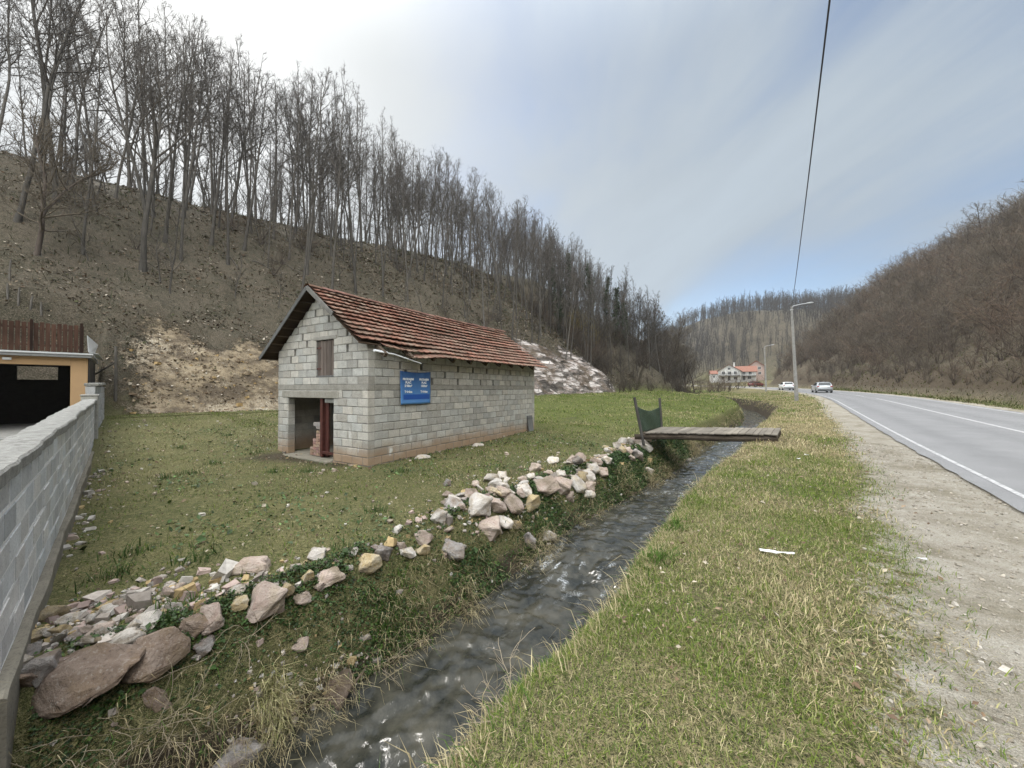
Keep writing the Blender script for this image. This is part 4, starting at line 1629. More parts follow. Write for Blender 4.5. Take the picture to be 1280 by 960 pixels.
    g_.build('bumper', M_TRIM, r)
    return r


def place_car(r, s, o, turn=0.0):
    X, Y = xy(np.array([s]), np.array([o]))
    X2, Y2 = xy(np.array([s + 1]), np.array([o]))
    r.location = (X[0], Y[0], float(zroad(np.array([s]))[0]) + .03)
    r.rotation_euler = (0, 0, math.atan2(Y2[0] - Y[0], X2[0] - X[0]) + turn)


SILVER, WHITE, RED = paint('silver_paint', (.52, .54, .56), .55), paint('white_paint', (.80, .81, .82), 0), paint('red_paint', (.19, .022, .022), 0)
c1 = car('car', 'silver hatchback driving away along the road, seen from behind', SILVER, 4.3, .90, 1.47)
s0_, o0_ = so_of(np.array([41.6]), np.array([50.0]))
place_car(c1, float(s0_[0]), float(o0_[0]))
c2_ = car('car', 'white hatchback farther along the road, half hidden by the concrete pole', WHITE, 4.2, .88, 1.45)
s0_, o0_ = so_of(np.array([48.6]), np.array([66.0]))
place_car(c2_, float(s0_[0]), float(o0_[0]))
c3_ = car('car', 'dark red car parked by the bare hedge below the white houses', RED, 4.4, .9, 1.5)
c3_.location = (100 * (938.0 - 640) / 470, 100, 0)
c3_.location.z = CAMZ + (485 - 483.5) * 100 / 470
c3_.rotation_euler = (0, 0, R(20))

# ------------------------------------------------------------------ distant houses
M_ROOFR = plain('far_roof', (.26, .105, .070), .9, 0, .25, 3)
M_ROOFO = plain('far_roof_orange', (.24, .115, .080), .9, 0, .2, 3)
M_ROOFB = plain('far_roof_brown', (.15, .085, .070), .9, 0, .25, 3)
M_RENDER = plain('white_render', (.66, .65, .62), .9, 0, .08, 2)
M_PINK = plain('pinkish_brick', (.45, .33, .28), .9, 0, .15, 2)
M_PANE, g = material('window_pane')
g.set(color=(.03, .035, .04), rough=.1)


def house(label, x, y, z, w, d, eave, rise, rot, mw, mr, win, balcony=False, chimney=False, gable_front=True):
    r = empty('house', (x, y, z), rot, label, 'house', 'houses at the foot of the far hill')
    q = MB()
    q.box((0, d / 2, eave / 2 - 1.5), (w / 2, d / 2, eave / 2 + 1.5))
    if gable_front:
        for y_ in (0, d):
            q.face((-w / 2, y_, eave), (w / 2, y_, eave), (0, y_, eave + rise))
    else:
        for x_ in (-w / 2, w / 2):
            q.face((x_, 0, eave), (x_, d, eave), (x_, d / 2, eave + rise))
    q.build('wall', mw, r)
    rf_ = MB()
    ov = .5
    if gable_front:
        for s_ in (-1, 1):
            a, b = (0, eave + rise + .12), (s_ * (w / 2 + ov), eave - ov * rise / (w / 2) + .12)
            rf_.face((a[0], -ov, a[1]), (a[0], d + ov, a[1]), (b[0], d + ov, b[1]), (b[0], -ov, b[1]))
    else:
        for s_ in (-1, 1):
            a, b = (d / 2, eave + rise + .12), (d / 2 + s_ * (d / 2 + ov), eave - ov * rise / (d / 2) + .12)
            rf_.face((-w / 2 - ov, a[0], a[1]), (w / 2 + ov, a[0], a[1]), (w / 2 + ov, b[0], b[1]), (-w / 2 - ov, b[0], b[1]))
    ro = rf_.build('roof', mr, r)
    md_ = ro.modifiers.new('thick', 'SOLIDIFY')
    md_.thickness = .2
    if chimney:
        q = MB()
        q.box((w * .2, d * .45, eave + rise + .1), (.3, .3, .9))
        q.box((w * .2, d * .45, eave + rise + 1.05), (.38, .38, .08))
        q.build('chimney', mw, ro)
    for (wx, wz_, ww, wh) in win:
        q = MB()
        for a, b, c_, e_ in ((wx - ww / 2, wz_, .05, wh / 2 + .05), (wx + ww / 2, wz_, .05, wh / 2 + .05), (wx, wz_ - wh / 2, ww / 2 - .05, .05), (wx, wz_ + wh / 2, ww / 2 - .05, .05), (wx, wz_, .03, wh / 2 - .05)):
            q.box((a, -.04, b), (c_, .06, e_))
        fr = q.build('window', M_RENDER, r)
        q = MB()
        q.box((wx, -.012, wz_), (ww / 2 - .05, .01, wh / 2 - .05))
        q.build('pane', M_PANE, fr)
    if balcony:
        bz = eave * .52
        q = MB()
        q.box((0, -.75, bz), (w / 2, .74, .09))
        q.box((0, -1.46, bz + 1.02), (w / 2, .03, .04))
        for xx_ in np.linspace(-w / 2 + .05, w / 2 - .05, 16):
            q.box((xx_, -1.46, bz + .53), (.03, .03, .44))
        q.build('balcony', M_GREYBOARD, r)
    return r


def hp(px_, py_, dep):
    return (px_ - 640) / FPX * dep, dep, CAMZ + (485 - py_) * dep / FPX


HD = 168.0
x_, y_, z_ = hp(911.5, 476.5, HD)
house('white gabled house with a brown roof and dark balcony, below the green slope', x_, y_, z_, 8.6, 9, 4.7, 2.7, R(-34), M_RENDER, M_ROOFB, [(-2.4, 1.4, 1.2, 1.3), (0, 1.3, 1.1, 2.1), (2.4, 1.4, 1.2, 1.3), (-2.2, 3.7, 1.2, 1.3), (.2, 3.7, 1.2, 1.3), (2.4, 3.7, 1.1, 1.3), (0, 5.6, 1.1, 1.0)], True, True)
x_, y_, z_ = hp(932, 476, HD + 4)
house('long white house with an orange red roof and balcony, between two taller houses', x_, y_, z_, 8.2, 7, 4.4, 2.4, R(-28), M_RENDER, M_ROOFO, [(-2.8, 1.4, 1.3, 1.3), (-.6, 1.3, 1.1, 2.1), (1.5, 1.4, 1.3, 1.3), (-2.8, 3.5, 1.2, 1.2), (-.6, 3.5, 1.2, 1.2), (1.8, 3.5, 1.2, 1.2)], True, False, False)
x_, y_, z_ = hp(945.5, 470.5, HD + 12)
house('tall pinkish house with a red gabled roof, highest on the slope', x_, y_, z_, 6.0, 8, 5.0, 2.3, R(-36), M_PINK, M_ROOFR, [(-1.4, 1.6, 1.1, 1.2), (1.4, 1.6, 1.1, 1.2), (-1.3, 4.0, 1.1, 1.3), (1.3, 4.0, 1.1, 1.3)], False)
x_, y_, z_ = hp(896, 474, HD + 18)
house('small low house with a bright orange roof, left of the white houses', x_, y_, z_, 5.0, 5, 2.6, 1.5, R(-20), M_RENDER, M_ROOFO, [(-1.2, 1.3, 1.0, 1.0), (1.2, 1.3, 1.0, 1.0)], False, False, False)

# ------------------------------------------------------------------ stones
def rock_mesh(seed, name, mat, squash=(1, .8, .6), n=15, bev=.028):
    rr = random.Random(seed)
    bm = bmesh.new()
    for _ in range(n):
        v = Vector((rr.gauss(0, 1), rr.gauss(0, 1), rr.gauss(0, 1))).normalized()
        k = max(abs(v.x), abs(v.y), abs(v.z))
        v = v / (k ** .75) * rr.uniform(.78, 1.0)
        bm.verts.new((v.x * .5 * squash[0], v.y * .5 * squash[1], v.z * .5 * squash[2]))
    bmesh.ops.convex_hull(bm, input=bm.verts)
    for v in [v for v in bm.verts if not v.link_faces]:
        bm.verts.remove(v)
    bmesh.ops.dissolve_limit(bm, angle_limit=R(14), verts=bm.verts, edges=bm.edges)
    bmesh.ops.bevel(bm, geom=list(bm.edges), offset=bev, segments=1, affect='EDGES', profile=.6)
    bmesh.ops.triangulate(bm, faces=bm.faces)
    bmesh.ops.subdivide_edges(bm, edges=bm.edges, cuts=3, use_grid_fill=True)
    co = np.array([v.co for v in bm.verts])
    nz_ = fbm(co[:, 0] * 5 + seed, co[:, 1] * 5 + co[:, 2] * 3.1, 4, seed) * .055 + fbm(co[:, 2] * 11 + seed, co[:, 0] * 4 - co[:, 1] * 3, 3, seed + 5) * .026
    nz_ = nz_ * 1.05
    bm.normal_update()
    for v, d in zip(bm.verts, nz_):
        v.co += v.normal * float(d)
    me = bpy.data.meshes.new(name)
    bm.to_mesh(me)
    bm.free()
    me.materials.append(mat)
    return me


def stone_mat(name, a, b, c, dark):
    m, g = material(name)
    oi = g.n('ShaderNodeObjectInfo')
    off = g.n('ShaderNodeVectorMath', {0: g.obj, 1: g.n('ShaderNodeVectorMath', {0: oi.outputs['Location'], 1: (3.1, 2.3, 5.7)}, operation='MULTIPLY').outputs[0]}, operation='ADD').outputs[0]
    st = g.n('ShaderNodeMapping', {0: off, 2: (R(35), R(20), 0), 3: (1, 1, 4.5)}).outputs[0]
    n1, n2, n3 = g.noise(1.8, st, 6, .65, .6), g.noise(2.6, off, 5, .6), g.noise(24, off, 4, .7)
    cc = g.mix(g.map(n1, .32, .66), a, b)
    cc = g.mix(g.map(n2, .46, .66, 0, .85), cc, c)
    cc = g.mix(g.map(n3, .54, .72, 0, .7), cc, dark)
    cc = g.mix(g.map(n3, .44, .28, 0, .45), cc, (.60, .57, .52))
    cc = g.mix(g.map(g.noise(1.3, off, 4, .6), .50, .66, 0, .7), cc, (.17, .135, .095))
    tv = g.map(oi.outputs['Random'], 0, 1, .74, 1.14)
    cc = g.n('ShaderNodeVectorMath', {0: cc, 3: tv}, operation='SCALE').outputs[0]
    g.set(color=cc, rough=.92, spec=.2, normal=g.bump(g.math('ADD', n3, g.math('MULTIPLY', n1, 1.2)), .8, .02))
    return m


SM = {'pink': stone_mat('pink_limestone', (.40, .295, .245), (.55, .465, .40), (.46, .38, .28), (.19, .13, .11)),
      'pale': stone_mat('pale_limestone', (.50, .445, .39), (.64, .60, .55), (.56, .47, .34), (.25, .20, .16)),
      'brown': stone_mat('brown_slab', (.175, .125, .095), (.31, .245, .200), (.26, .18, .115), (.075, .055, .042)),
      'yellow': stone_mat('yellow_stone', (.42, .31, .155), (.54, .44, .27), (.54, .48, .38), (.20, .13, .06)),
      'grey': stone_mat('grey_stone', (.26, .235, .215), (.42, .39, .365), (.36, .28, .24), (.10, .085, .07)),
      'moss': stone_mat('mossy_stone', (.060, .072, .020), (.105, .115, .035), (.12, .105, .06), (.03, .03, .018))}
ROCKP = {}
for mk in SM:
    ROCKP[mk] = [rock_mesh(100 + 13 * i + len(mk), 'stone', SM[mk], sq, nn) for i, (sq, nn) in enumerate([((1, .85, .75), 14), ((1, .7, .42), 15), ((1, .9, .9), 15), ((1, .55, .5), 13), ((1, .8, .6), 12)])]
RL = [  # px, py, width px, height px, tint, form, turn, tilt, label
    (108, 846, 140, 66, 'brown', 1, 28, (52, -14), 'largest brown slab of the bank, tilted beside the garden wall'),
    (192, 816, 80, 46, 'brown', 4, 26, (45, -18), 'long pinkish brown slab just right of the largest brown slab'),
    (149, 801, 54, 17, 'pale', 1, 24, (8, -14), 'thin pale flat stone lying along the top edge of the largest slab'),
    (50, 832, 38, 28, 'grey', 0, 10, (0, 0), 'pinkish grey stone at the left end of the largest brown slab'),
    (23, 828, 24, 21, 'pale', 0, 60, (10, 0), 'whitish faceted stone touching the foot of the garden wall'),
    (184, 774, 33, 21, 'pale', 4, 15, (0, 0), 'pale block with a flat top behind the long pinkish brown slab'),
    (68, 763, 32, 22, 'yellow', 2, 40, (0, 0), 'rusty yellow stone farthest back in the heap by the wall'),
    (73, 789, 28, 18, 'yellow', 0, 0, (0, 0), 'round yellowish stone in the middle of the heap by the wall'),
    (41, 795, 36, 15, 'yellow', 1, 20, (0, 0), 'flat tan stone in the heap closest to the wall foundation'),
    (126, 787, 31, 13, 'pink', 1, 10, (0, 0), 'flat pink stone behind the thin pale flat stone'),
    (97, 795, 22, 13, 'grey', 4, 70, (0, 0), 'small greyish pink stone right of the round yellowish one'),
    (184, 803, 22, 18, 'grey', 0, 30, (0, 0), 'brownish grey lump wedged between the two large slabs'),
    (35, 812, 32, 22, 'grey', 4, 35, (15, 0), 'grey brown stone above the whitish stone by the wall'),
    (27, 849, 40, 18, 'brown', 1, 5, (0, 0), 'dark tan flat stone at the bottom left by the wall foot'),
    (206, 764, 15, 11, 'yellow', 2, 0, (0, 0), 'small bright yellow stone beside a leafy plant on the bank edge'),
    (87, 773, 27, 14, 'pale', 4, 15, (0, 0), 'pale stone right of the rusty yellow one by the wall'),
    (133, 760, 27, 12, 'pale', 3, 30, (0, 0), 'long thin pale stone at the back edge of the heap'),
    (116, 800, 31, 11, 'yellow', 3, 15, (0, 0), 'long yellow stone under the flat pink one'),
    (197, 872, 27, 36, 'brown', 3, 60, (0, 55), 'brown stone half buried under straw below the slabs'),
    (256, 804, 26, 17, 'grey', 4, 20, (0, 0), 'pale greenish grey stone on the ivy bank below the slanting slab'),
    (244, 779, 27, 28, 'brown', 0, 45, (30, 0), 'pinkish brown block under the slanting slab'),
    (261, 763, 58, 34, 'pink', 3, -38, (40, 22), 'slanting pinkish grey slab pointing down to the stream'),
    (330, 748, 46, 50, 'pink', 0, 50, (30, -20), 'big pink and ochre block standing on the bank edge'),
    (298, 751, 27, 22, 'yellow', 4, 25, (20, 0), 'tan orange stone left of the big pink and ochre block'),
    (297, 736, 24, 13, 'pale', 4, 10, (0, 0), 'whitish stone resting above the tan orange stone'),
    (312, 707, 52, 20, 'pink', 1, -8, (0, 0), 'low flat pinkish outcrop stone set into the turf'),
    (396, 691, 24, 18, 'pale', 2, 20, (0, 0), 'lone white stone on the grass above the bank edge'),
    (384, 719, 18, 16, 'yellow', 0, 40, (0, 0), 'ochre stone with a dark hole on the bank edge'),
    (360, 734, 19, 20, 'yellow', 2, 10, (0, 0), 'yellowish block right of the big pink and ochre block'),
    (380, 745, 24, 22, 'pink', 4, 50, (25, 0), 'pinkish stone under the ochre one with the hole'),
    (411, 720, 42, 26, 'pink', 1, 30, (35, 0), 'broad crumbling pale pink stone in the bare patch of bank'),
    (462, 699, 32, 28, 'yellow', 2, 25, (0, 0), 'square yellow block on the edge of the bank'),
    (477, 686, 25, 28, 'grey', 0, 65, (0, 30), 'greyish pink stone behind the square yellow block'),
    (511, 687, 26, 23, 'pale', 4, 40, (0, 15), 'pale stone alone on the bank right of the yellow block'),
    (376, 803, 26, 15, 'pink', 4, 5, (20, 0), 'pinkish grey stone lying alone halfway down the ivy bank'),
    (441, 688, 17, 10, 'pale', 4, 0, (0, 0), 'small pale stone left of the square yellow block'),
    (547, 645, 23, 17, 'pale', 0, 30, (0, 0), 'whitish stone at the near end of the long rubble heap'),
    (565, 626, 36, 22, 'grey', 3, -35, (0, 20), 'long pinkish grey stone slanting at the near end of the heap'),
    (597, 630, 40, 30, 'pale', 0, 35, (15, -15), 'large pale stone with an ochre side in the long heap'),
    (619, 627, 24, 26, 'pink', 2, 60, (0, 30), 'rosy stone behind the large pale stone of the heap'),
    (611, 655, 37, 28, 'pink', 0, -20, (15, 10), 'large rose pink block lowest on the near part of the heap'),
    (627, 649, 32, 19, 'pale', 3, -30, (0, 15), 'whitish slab leaning on the large rose pink block'),
    (640, 622, 28, 34, 'pink', 3, -48, (0, 40), 'tall pale pink slab leaning backwards in the heap'),
    (663, 626, 30, 25, 'yellow', 0, 40, (0, -20), 'tan and white block between the leaning slab and the bank'),
    (655, 610, 24, 15, 'pale', 4, 10, (0, 0), 'oval pale stone on top beside the leaning slab'),
    (681, 604, 32, 31, 'pink', 2, 30, (0, -10), 'biggest smooth pink block in the middle of the heap'),
    (702, 602, 31, 26, 'pink', 0, -40, (0, 30), 'mauve pink block right of the biggest smooth one'),
    (720, 598, 24, 30, 'pale', 3, -50, (0, 45), 'upright cream slab right of the mauve block'),
    (734, 592, 24, 15, 'pale', 4, 10, (0, 0), 'rounded pale stone on top of the far heap'),
    (740, 584, 16, 15, 'pale', 2, 30, (0, 0), 'cream stone behind the rounded pale one'),
    (752, 588, 16, 13, 'pink', 2, 0, (0, 0), 'rounded pink stone at the far end of the heap'),
    (735, 607, 18, 15, 'pink', 0, 20, (0, 0), 'dusky pink stone under the rounded pale one'),
    (711, 619, 12, 13, 'pink', 0, 50, (0, 0), 'small pink stone low on the far heap'),
    (735, 617, 18, 9, 'pale', 1, 0, (0, 0), 'flat pale stone lowest on the far heap'),
    (661, 671, 11, 28, 'grey', 3, 60, (0, 75), 'narrow upright stone standing in the lower bank'),
    (684, 670, 23, 10, 'pale', 1, 10, (0, 0), 'flat pale stone on a ledge right of the narrow upright one'),
    (645, 654, 14, 12, 'yellow', 2, 0, (0, 0), 'small orange stone right of the whitish slab'),
    (530, 670, 28, 19, 'pink', 4, -25, (0, 15), 'rosy stone on the bank below the whitish one'),
    (528, 685, 18, 18, 'yellow', 0, 40, (0, 10), 'tan stone just under the rosy one on the bank'),
    (565, 684, 20, 28, 'grey', 2, 30, (0, 20), 'mossy grey stone sunk into the bank below the heap'),
    (615, 610, 22, 20, 'pink', 3, -45, (0, 30), 'pale rose slab at the back of the near heap'),
    (632, 605, 15, 17, 'pale', 4, 40, (0, 20), 'small cream stone at the back of the heap'),
    (746, 576, 12, 11, 'pale', 2, 0, (0, 0), 'small cream stone beyond the heap towards the footbridge'),
    (755, 571, 15, 9, 'pink', 4, 0, (0, 0), 'small pink stone beyond the heap towards the footbridge'),
    (762, 562, 13, 9, 'pale', 4, 20, (0, 0), 'small white stone of the far pile before the footbridge'),
    (780, 551, 17, 9, 'pale', 1, 10, (0, 0), 'flat cream stone on top of the pile by the footbridge'),
    (795, 564, 16, 26, 'grey', 3, 55, (0, 50), 'tall greyish slab leaning in the pile by the footbridge'),
    (806, 555, 21, 15, 'pale', 4, 25, (0, 0), 'pale block nearest the footbridge posts'),
    (789, 570, 10, 15, 'pink', 3, 50, (0, 45), 'slim pinkish slab left of the tall greyish slab'),
    (810, 586, 10, 13, 'pale', 0, 20, (0, 30), 'pale stone fallen low on the bank by the footbridge'),
    (797, 550, 21, 12, 'pink', 4, -10, (0, 0), 'pinkish stone at the back of the pile by the footbridge'),
    (597, 556, 17, 6, 'pale', 1, 30, (0, 0), 'pale flat stone in the grass beside the long barn wall'),
    (527, 571, 23, 7, 'pale', 1, 20, (0, 0), 'larger pale flat stone in the grass near the barn corner'),
    (626, 545, 10, 4, 'pale', 1, 0, (0, 0), 'tiny pale stone in the grass near the grey board'),
    (293, 946, 58, 46, 'grey', 0, 55, (0, 25), 'big grey stone at the water edge under the bank'),
    (424, 862, 36, 30, 'brown', 0, 30, (0, 0), 'squared grey stone under dry grass at the water edge'),
    (728, 704, 12, 11, 'moss', 2, 0, (0, 0), 'small mossy stone breaking the water of the stream'),
    (655, 731, 19, 15, 'moss', 2, 0, (0, 0), 'bright mossy stone at the left edge of the water'),
    (618, 757, 22, 12, 'grey', 4, 20, (0, 0), 'dark wet stone along the left waterline'),
    (676, 722, 26, 12, 'grey', 4, 35, (0, 0), 'dark wet stone behind the bright mossy one'),
    (862, 575, 12, 9, 'grey', 4, 0, (0, 0), 'dark stone at the water under the footbridge'),
]
for i, (px_, py_, wp, hp_, mk, form, turn, tilt, lab) in enumerate(RL):
    gp = ground(px_, py_ + hp_ * .30)
    if gp is None:
        continue
    dep = gp[1]
    if 36 <= i <= 70:
        wp, hp_ = wp * 1.08, hp_ * 1.15
    o = link('stone', ROCKP[mk][form])
    w_, h_ = wp * dep / FPX, hp_ * math.hypot(dep, gp[2] - CAMZ) / FPX
    sq = [(1, .85, .75), (1, .7, .42), (1, .9, .9), (1, .55, .5), (1, .8, .6)][form]
    sx = w_ * 1.04
    sz = h_ / sq[2] * (1.02 if not (tilt[0] or tilt[1]) else .85)
    sz = min(sz, sx * 1.6)
    if tilt[0] or tilt[1]:
        sx = max(w_, h_) * (.98 if i else .90)
        sz = sx * .85
    o.scale = (sx, (sx + sz) * .55, sz)
    o.rotation_euler = (R(tilt[0]), R(tilt[1]), R(turn))
    o.location = (gp[0], gp[1], gp[2] + .15 * h_)
    tag(o, lab, 'stone', 'loose stones along the stream bank')


# more loose stones of the heaps, all alike
rr_ = random.Random(55)
for (a, b, n_, size, spread) in (((60, 800), (235, 760), 16, 22, 12), ((545, 640), (755, 580), 40, 19, 11), ((745, 575), (815, 548), 16, 13, 7), ((280, 745), (500, 690), 8, 14, 8)):
    for k in range(n_):
        f = (k + rr_.random()) / n_
        px_, py_ = a[0] + (b[0] - a[0]) * f + rr_.gauss(0, 5), a[1] + (b[1] - a[1]) * f + rr_.gauss(0, spread)
        gp = ground(px_, py_)
        if gp is None: continue
        s_ = size * rr_.uniform(.6, 1.3) * gp[1] / FPX
        o = link('stone', ROCKP[rr_.choice(['pink', 'pale', 'pale', 'pink', 'grey', 'pink', 'pale', 'yellow'])][rr_.randrange(5)])
        o.scale = (s_, s_ * rr_.uniform(.8, 1), s_ * rr_.uniform(.7, 1.1))
        o.rotation_euler = (rr_.gauss(0, .35), rr_.gauss(0, .35), rr_.uniform(0, 6.28))
        o.location = (gp[0], gp[1], gp[2] + .22 * s_)
        tag(o, 'one of many fist to head sized stones tumbled together along the top of the bank', 'stone', 'small stones tumbled along the top of the bank')


# small uncountable rubble: many little angular pieces in one object
def hull_pieces(P, S, mat, name, cols, seed=0):
    r_ = np.random.default_rng(seed)
    n = len(P)
    base = np.array([[-1, -1, -1], [1, -1, -1], [1, 1, -1], [-1, 1, -1], [-1, -1, 1], [1, -1, 1], [1, 1, 1], [-1, 1, 1]], float) * .5
    V = base[None] * (1 + r_.uniform(-.45, .25, (n, 8, 3)))
    V = V * (S[:, None, None] * r_.uniform(.55, 1.25, (n, 1, 3)) * np.array([1, .9, .65]))
    a, b = r_.uniform(0, 6.28, n), r_.uniform(-.5, .5, n)
    ca, sa, cb_, sb_ = np.cos(a)[:, None], np.sin(a)[:, None], np.cos(b)[:, None], np.sin(b)[:, None]
    x, y, z = V[..., 0], V[..., 1] * cb_ - V[..., 2] * sb_, V[..., 1] * sb_ + V[..., 2] * cb_
    V = np.stack([x * ca - y * sa, x * sa + y * ca, z], -1) + P[:, None]
    fq = np.array([[0, 3, 2, 1], [4, 5, 6, 7], [0, 1, 5, 4], [1, 2, 6, 5], [2, 3, 7, 6], [3, 0, 4, 7]])
    F = (np.arange(n)[:, None, None] * 8 + fq[None]).reshape(-1, 4)
    me = np_mesh(name, V.reshape(-1, 3), F.ravel(), np.arange(len(F)) * 4, np.full(len(F), 4), mat, np.repeat(cols, 8, 0))
    o = link(name, me)
    tag(o, kind='stuff')
    return o


m_rub, g = material('rubble')
rn_ = g.noise(18, g.obj, 4, .7)
rc = g.mix(1.0, g.attr('col'), g.mix(g.map(rn_, .3, .7), (.75, .72, .70), (1.1, 1.1, 1.1)), 'MULTIPLY')
g.set(color=rc, rough=.95, spec=.15, normal=g.bump(rn_, .6, .01))


def pal(n, cols, r_):
    c = np.array(cols)[r_.integers(0, len(cols), n)]
    return c * r_.uniform(.7, 1.15, (n, 1))


r_ = np.random.default_rng(77)
ST, OT, SZ = [], [], []
# along the bank edge: dense at the heaps
lines = [((20, 800), (240, 745), 420, .50, .050), ((240, 750), (500, 690), 130, .26, .038), ((520, 655), (760, 575), 560, .38, .048), ((740, 580), (815, 548), 220, .36, .050), ((120, 590), (30, 740), 170, .30, .05), ((350, 566), (460, 585), 60, .3, .04), ((470, 580), (660, 540), 40, .25, .04), ((290, 915), (470, 830), 320, .20, .026), ((540, 790), (760, 650), 110, .20, .030)]
for a, b, n, spread, size in lines:
    ga, gb_ = np.array(ground(*a)), np.array(ground(*b))
    t = r_.uniform(0, 1, n)
    p = ga[None] * (1 - t[:, None]) + gb_[None] * t[:, None]
    p[:, :2] += r_.normal(0, spread * .6, (n, 2))
    ST.append(p[:, :2])
    SZ.append(size * np.exp(r_.normal(-.2, .55, n)))
P2, S2 = np.concatenate(ST), np.concatenate(SZ)
P2 = np.concatenate([P2, Zxy(P2[:, 0], P2[:, 1])[:, None] + S2[:, None] * .15], 1)
hull_pieces(P2, S2, m_rub, 'stone_rubble', pal(len(P2), [(.52, .47, .42), (.46, .36, .32), (.45, .34, .18), (.36, .32, .28), (.58, .55, .5)], r_), 3)
# stony debris on the two cut banks
n = 2600
s2 = r_.uniform(-3, 17, n)
d2 = np.abs(r_.normal(0, 1, n)) * 2.6 - .5
o2 = obase(s2) - d2
X2, Y2 = xy(s2, o2)
S2 = .055 * np.exp(r_.normal(0, .6, n))
ok = masks(s2, o2)[1][:, 1] * r_.uniform(0.3, 1, n) > .28
X2, Y2, S2 = X2[ok], Y2[ok], S2[ok]
P2 = np.stack([X2, Y2, Zxy(X2, Y2) + .1 * S2], 1)
hull_pieces(P2, S2, m_rub, 'bank_rubble', pal(len(P2), [(.52, .46, .36), (.46, .33, .16), (.40, .32, .22), (.28, .21, .14), (.20, .15, .10)], r_), 5)
# pale chips of stone strewn through the field
n = 1500
s2 = -4 + 18 * r_.uniform(0, 1, n)
o2 = r_.uniform(-19.5, -4.4, n)
X2, Y2 = xy(s2, o2)
bx, by = X2 - HO.x, Y2 - HO.y
lx, ly = bx * math.cos(TS) + by * math.sin(TS), -bx * math.sin(TS) + by * math.cos(TS)
ok = (X2 * NW.x + Y2 * NW.y > -.42) & ~((lx > -.1) & (lx < LEN) & (ly > -.05) & (ly < WID)) & (r_.uniform(0, 1, n) < .15 + .85 * smooth(-.1, .45, fbm(X2 / 1.6, Y2 / 1.6, 4, 231)))
X2, Y2 = X2[ok], Y2[ok]
S2 = .034 * np.exp(r_.normal(0, .5, len(X2)))
hull_pieces(np.stack([X2, Y2, Zxy(X2, Y2) + .25 * S2], 1), S2, m_rub, 'field_chips', pal(len(X2), [(.56, .50, .42), (.48, .40, .33), (.40, .34, .26), (.6, .57, .5)], r_), 9)
# loose gravel on the shoulder
n = 12000
s2 = 1.0 + 13 * r_.uniform(0, 1, n) ** 1.7
o2 = r_.uniform(.2, 2.6, n)
ok = masks(s2, o2)[0][:, 0] > r_.uniform(.25, .9, n)
s2, o2 = s2[ok], o2[ok]
X2, Y2 = xy(s2, o2)
S2 = .0072 * np.exp(r_.normal(0, .5, len(s2))) * (1 + .08 * s2)
P2 = np.stack([X2, Y2, Z(s2, o2) + .15 * S2], 1)
hull_pieces(P2, S2, m_rub, 'loose_gravel', pal(len(P2), [(.40, .37, .31), (.46, .43, .38), (.32, .29, .235), (.37, .34, .28)], r_), 7)

# ------------------------------------------------------------------ bare trees and shrubs
def tubes_mesh(name, lines_, mat, col=None):
    """lines_: list of (points Nx3, radii N, sides)"""
    Vs, Ls, base = [], [], 0
    groups = {}
    for pts, rad, n in lines_:
        groups.setdefault((len(pts), n), []).append((pts, rad))
    for (m, n), items in groups.items():
        pts = np.array([i_[0] for i_ in items], float)
        rad = np.array([i_[1] for i_ in items], float)
        d = np.gradient(pts, axis=1)
        d /= np.linalg.norm(d, axis=2, keepdims=True) + 1e-9
        ref = np.where(np.abs(d[:, :1, 2:3]) < .9, np.array([0, 0, 1.]), np.array([1., 0, 0]))
        ref = np.broadcast_to(ref, d.shape)
        a = np.cross(d, ref)
        a /= np.linalg.norm(a, axis=2, keepdims=True) + 1e-9
        b = np.cross(d, a)
        an = 2 * np.pi * np.arange(n) / n
        ring = pts[:, :, None] + rad[:, :, None, None] * (a[:, :, None] * np.cos(an)[:, None] + b[:, :, None] * np.sin(an)[:, None])
        Vs.append(ring.reshape(-1, 3))
        i = np.arange(n)
        j = (i + 1) % n
        k = np.arange(m - 1)[:, None] * n
        q = np.stack([k + i, k + j, k + n + j, k + n + i], -1).reshape(1, -1, 4) + (np.arange(len(items)) * m * n)[:, None, None] + base
        Ls.append(q.ravel())
        base += len(items) * m * n
    L = np.concatenate(Ls)
    nf = len(L) // 4
    return np_mesh(name, np.concatenate(Vs), L, np.arange(nf) * 4, np.full(nf, 4), mat, None, True)


def norm(v):
    return v / (math.sqrt(v[0] * v[0] + v[1] * v[1] + v[2] * v[2]) + 1e-9)


def cross(a, b):
    return np.array([a[1] * b[2] - a[2] * b[1], a[2] * b[0] - a[0] * b[2], a[0] * b[1] - a[1] * b[0]])


def grow(rr, p, d, L, r0, r1, n, up=.0, wob=.12):
    pts = [p]
    for k in range(n):
        d = norm(d + np.array([0, 0, up / n]) + rr.normal(0, wob, 3) * np.array([1, 1, .6]))
        pts.append(pts[-1] + d * L / n)
    pts = np.array(pts)
    return pts, np.linspace(r0, r1, n + 1)


def side_dir(rr, d, ang, az):
    d = norm(d)
    a = norm(cross(d, (0.31, .2, .93)))
    b = cross(d, a)
    return norm(d * math.cos(ang) + (a * math.cos(az) + b * math.sin(az)) * math.sin(ang))


